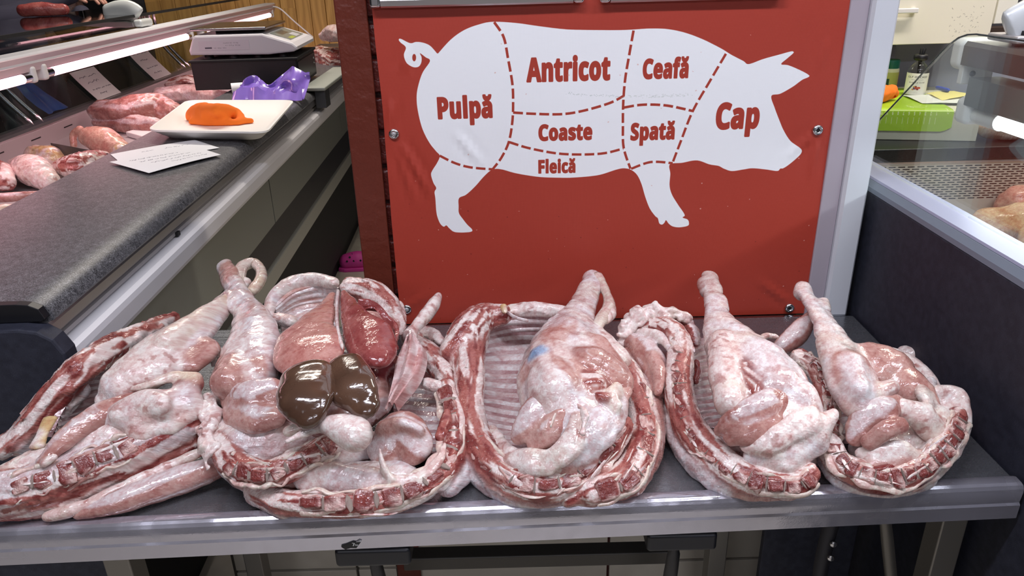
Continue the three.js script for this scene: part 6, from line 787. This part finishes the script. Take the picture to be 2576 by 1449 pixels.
// --- offal lying on that carcass ---
{ const o = thing('lung', 'pale pink lung lobe lying on the open breast', 'offal');
  part('lobe', sdfMesh([...chain([[-.3244,.948,-1.2283,.0064],[-.3215,.95,-1.1637,.0171],[-.322,.952,-1.1133,.0276],[-.3217,.952,-1.0617,.0379],[-.317,.95,-1.0148,.0415],[-.3063,.946,-.9782,.0368]], 'lung', { n: FN, s: 2.3 }), ...chain([[-.3561,.946,-1.0642,.0165],[-.3401,.946,-.9983,.0157]], 'lung', { n: FN, s: 2.2 }), ...chain([[-.2888,.954,-1.0451,.0087],[-.2727,.952,-1.0024,.0133]], 'lung', { n: FN, s: 2 })], { cell: 0.0023, k: 0.03, disp: soft(0.003, 26) }), M.wet, o); }
{ const o = thing('lung', 'dark rose lung lobe lying beside the raw neck flesh', 'offal');
  part('lobe', sdfMesh([...chain([[-.3048,.95,-1.2313,.0064],[-.2779,.952,-1.1583,.0177],[-.2545,.952,-1.096,.0273],[-.2347,.948,-1.0535,.034],[-.223,.944,-1.0182,.0306]], 'spleen', { n: FN, s: 2.2 }), ...chain([[-.2171,.944,-1.0671,.0191],[-.1965,.938,-1.0304,.0136],[-.2034,.94,-.9955,.0133]], 'spleen', { n: FN, s: 2 })], { cell: 0.0023, k: 0.026, disp: soft(0.003, 26, 3) }), M.wet, o);
  part('connecting_tissue', tissue(limb([[-.3118,.956,-1.2306,.0057],[-.2962,.96,-1.1425,.0047],[-.2764,.962,-1.0561,.005],[-.2557,.962,-.9893,.0059]], 24, 10, 0.6), 'pale'), M.wet, o, 'white strip between the lobes'); }
{ const o = thing('diaphragm_flap', 'thin reddish brown flap folded over the neck flesh', 'offal');
  part('flap', tissue(thick(24, 10, (u, v) => { const a = v3([[-.2592,.964,-1.1555]][0]), b = v3([[-.226,.956,-1.1546]][0]), c = v3([[-.1984,.934,-1.1365]][0]), d = v3([[-.1894,.92,-1.0837]][0]); const p = new THREE.CatmullRomCurve3([a, b, c, d]).getPoint(u); p.addScaledVector(new THREE.Vector3(-0.4, 0.1, 0.5), v * 0.024 * Math.sin(PI * (0.15 + 0.8 * u))); p.y += 0.006 * Math.sin(v * 5 + u * 8); return [p.x, p.y - v * 0.008, p.z]; }, 0.003), 'spleen'), M.wet, o); }
{ const o = thing('liver', 'glossy dark brown two-lobed liver on top of the offal', 'offal');
  part('lobe', sdfMesh([...chain([[-.2921,.966,-.8977,.0319],[-.286,.962,-.8576,.0329],[-.27,.952,-.8339,.0219]], 'liver', { n: FN, s: 1.7 }), ...chain([[-.2752,.968,-.9042,.0243],[-.2613,.962,-.8564,.018]], 'liver', { n: FN, s: 1.7 })], { cell: 0.0022, k: 0.02, disp: soft(0.002, 26) }), M.slick, o, 'rounded glossy lobe');
  part('lobe', sdfMesh([...chain([[-.235,.968,-.9163,.0279],[-.2148,.964,-.8761,.0302],[-.1997,.952,-.8497,.0212]], 'liver', { n: FN, s: 1.7 }), ...chain([[-.2496,.968,-.9138,.0167],[-.2292,.966,-.8735,.0183]], 'liver', { n: FN, s: 1.7 })], { cell: 0.0022, k: 0.024, disp: soft(0.002, 26, 2) }), M.slick, o, 'rounded glossy lobe'); }
{ const o = thing('bladder', 'grey-white round bladder with a tapering neck under the liver', 'offal');
  part('sac', sdfMesh([...chain([[-.2977,.924,-.8128,.0036],[-.2798,.928,-.8223,.0057],[-.2553,.934,-.8324,.0105],[-.2332,.934,-.8268,.0177],[-.2113,.926,-.8221,.024]], 'ball'), ...chain([[-.3064,.916,-.8472,.0075],[-.278,.92,-.8541,.0097]], 'fat')], { cell: 0.0022, k: 0.014, disp: soft(0.0016, 40) }), M.wet, o); }
{ const o = thing('caul_membrane', 'twisted white membrane with a pink veined sheet hanging from it', 'membrane');
  part('twist', tissue(limb([[-.1334,.93,-1.2562,.0066],[-.1415,.924,-1.2262,.0136],[-.1548,.916,-1.1941,.0141],[-.1699,.91,-1.16,.0103],[-.1775,.906,-1.128,.0162]], 40, 14, 0.85), 'fat'), M.wet, o, 'twisted white end');
  const A = [[-.1786,.908,-1.1271],[-.1857,.906,-1.0555],[-.1854,.902,-.9941],[-.1907,.89,-.9301]], B = [[-.17,.906,-1.1334],[-.1475,.894,-1.102],[-.1476,.886,-1.0312],[-.1767,.876,-.9563]]; const ca = new THREE.CatmullRomCurve3(A.map(v3)), cb = new THREE.CatmullRomCurve3(B.map(v3));
  part('veined_sheet', tissue(thick(20, 30, (u, v) => { const p = ca.getPoint(v).lerp(cb.getPoint(v), u); return [p.x, p.y + 0.004 * Math.sin(u * 16 + v * 2) + 0.012 * Math.sin(PI * u), p.z]; }, 0.0015), 'veil'), M.wet, o, 'pink veined sheet'); }
// --- carcass at the left end ---
{ const t = carcass('lamb carcass against the navy counter end, with a yellowish leg and a looped hock');
  const rimK = [[-.7023,.845,-.8252,.027],[-.6721,.845,-.829,.0282],[-.6427,.848,-.8409,.0284],[-.61,.852,-.8588,.0277],[-.5735,.858,-.8782,.027],[-.536,.864,-.8985,.024],[-.5035,.87,-.9199,.0209],[-.4745,.876,-.9384,.0153]];
  flesh(t, 'back_muscle', [...chain(rimK, 'raw'), ...chain([[-.7023,.822,-.8228,.0185],[-.6584,.822,-.8317,.0208],[-.6149,.824,-.8545,.0212],[-.5707,.828,-.8812,.0194],[-.5231,.836,-.9077,.0175],[-.4843,.844,-.9321,.0142]], 'chop'), ...chain([[-.7003,.86,-.8469,.0142],[-.6656,.87,-.8678,.0133],[-.6291,.876,-.8858,.0146],[-.569,.884,-.9056,.0148],[-.5209,.89,-.9299,.0151]], 'fat')], { k: 0.012, disp: ragged(0.006, 65, 51), damp: 0.004 }, M.chop, 'broad split back with red and white flesh');
  spine(t, rimK.slice(1, 6), { n: 6, w: 0.026, side: 0, cord: 1.0, seed: 7, lift: 0.87, gap: 0.134 });
  flesh(t, 'rind_edge', [...chain([[-.6392,.812,-.8121,.0086],[-.5914,.818,-.8273,.0098],[-.5441,.826,-.8595,.0095],[-.499,.834,-.8905,.0086],[-.4632,.842,-.9065,.0075]], 'fat', { n: FN, s: 0.9 })], { k: 0.01, disp: wrinkle(0.003, 60) }, M.meat, 'smooth white rind');
  flesh(t, 'lower_flank', chain([[-.6011,.81,-.8209,.0098],[-.556,.816,-.8324,.0165],[-.5115,.818,-.8578,.0202],[-.465,.82,-.8844,.0207],[-.431,.822,-.9035,.0152]], 'mus'), { k: 0.016, disp: wrinkle(0.003, 40) }, M.wet, 'tan outer muscle');
  flesh(t, 'breast_edge', [...chain([[-.7492,.855,-.9107,.0151],[-.7211,.876,-.9373,.02],[-.6863,.91,-.9603,.0201],[-.6573,.938,-.9867,.0215],[-.6479,.936,-1.0483,.0214],[-.6417,.924,-1.1226,.0187],[-.6333,.91,-1.1979,.0141],[-.6232,.9,-1.2468,.011]], 'chop'), ...chain([[-.7295,.854,-.9309,.02],[-.6995,.88,-.9641,.0204],[-.6718,.904,-.9919,.0195]], 'pale')], { k: 0.011, disp: ragged(0.007, 65, 61), damp: 0.004 }, M.chop, 'ragged breast edge of red flesh and fat');
  ribCage(t, [[[-.6754,.87,-.9157],[-.6803,.854,-.949],[-.6753,.846,-.9816],[-.6477,.846,-1.0135]], [[-.6706,.892,-.9444],[-.6795,.87,-.9839],[-.6728,.86,-1.0103],[-.6441,.86,-1.0263]], [[-.6573,.914,-.9862],[-.6672,.89,-1.0265],[-.6661,.876,-1.0558],[-.6424,.874,-1.0705]], [[-.6456,.92,-1.0358],[-.6522,.896,-1.0718],[-.6477,.884,-1.0925],[-.6336,.88,-1.1122]]], { n: 9, r: 0.0042 });
  const leg = [...chain([[-.6128,.904,-.9607,.0154],[-.5908,.92,-.9776,.0299],[-.5627,.93,-1.0201,.0395],[-.5408,.934,-1.0755,.0398],[-.5289,.934,-1.1498,.0306],[-.524,.932,-1.231,.0208],[-.5204,.93,-1.303,.0166],[-.5214,.928,-1.3383,.0154]], 'pale', FL), ...chain([[-.5417,.956,-1.0421,.0187],[-.5252,.954,-1.1303,.0146],[-.5106,.944,-1.2403,.0087]], 'cream', { bias: 0.004 }), ...chain([[-.4949,.926,-1.0689,.0231],[-.5051,.924,-1.0276,.0199]], 'mus', FL), ...chain([[-.5719,.924,-.9827,.0204],[-.5421,.93,-1.0006,.0219]], 'fat', { bias: 0.012, ...FL })];
  flesh(t, 'hind_leg', leg, { k: 0.014, disp: wrinkle(0.003, 42, 19), damp: 0.0025 }, M.meat, 'cream hind leg with yellowish fat');
  part('hock_loop', tissue(limb([[-.5183,.932,-1.3021,.0121],[-.5342,.934,-1.3547,.0132],[-.5418,.936,-1.4063,.0129],[-.5298,.936,-1.425,.0114],[-.5052,.934,-1.3959,.0104],[-.4892,.932,-1.3464,.0116],[-.4892,.93,-1.3048,.0113],[-.4932,.928,-1.2873,.0082]], 44, 12), 'cream'), M.wet, t, 'yellowish loop of hock tendon');
  flesh(t, 'loin', [...chain([[-.6452,.88,-.8445,.0098],[-.628,.894,-.8718,.0155],[-.6024,.906,-.9036,.0181],[-.5769,.91,-.9355,.0151],[-.5516,.91,-.9704,.0095]], 'mus', FQ), ...chain([[-.6352,.886,-.8317,.0064],[-.6248,.89,-.839,.0054]], 'fat')], { k: 0.01, disp: wrinkle(0.003, 55) }, M.wet, 'long dark pink muscle');
  flesh(t, 'belly_fat', [...chain([[-.5901,.896,-.9139,.0103],[-.5543,.91,-.9114,.0204],[-.5204,.91,-.9254,.0253],[-.4891,.906,-.9461,.0246]], 'pale', FL), ...chain([[-.5643,.924,-.9594,.0047],[-.5365,.93,-.9593,.007],[-.5118,.932,-.9719,.0083],[-.4845,.926,-.9748,.0095]], 'cream', FL), ...chain([[-.56,.916,-.9026,.0112],[-.5403,.922,-.9181,.0136],[-.5061,.922,-.9112,.0147]], 'fat', FL), ...chain([[-.5345,.89,-.8953,.0147],[-.4967,.89,-.9135,.0172],[-.4746,.89,-.9382,.0152]], 'fat', FL), ...chain([[-.4957,.92,-.9625,.0095],[-.4788,.914,-.9773,.012]], 'raw')], { k: 0.01, disp: wrinkle(0.008, 30, 9), damp: 0.004 }, M.meat, 'folded white belly fat');
  shred(t, [[-.6645,.886,-.8642],[-.6663,.894,-.8858],[-.6679,.9,-.9065],[-.6696,.902,-.9188]], 0.012, 'yel', 'fat_strip');
}
shade(scene);
renderer.render(scene, camera);
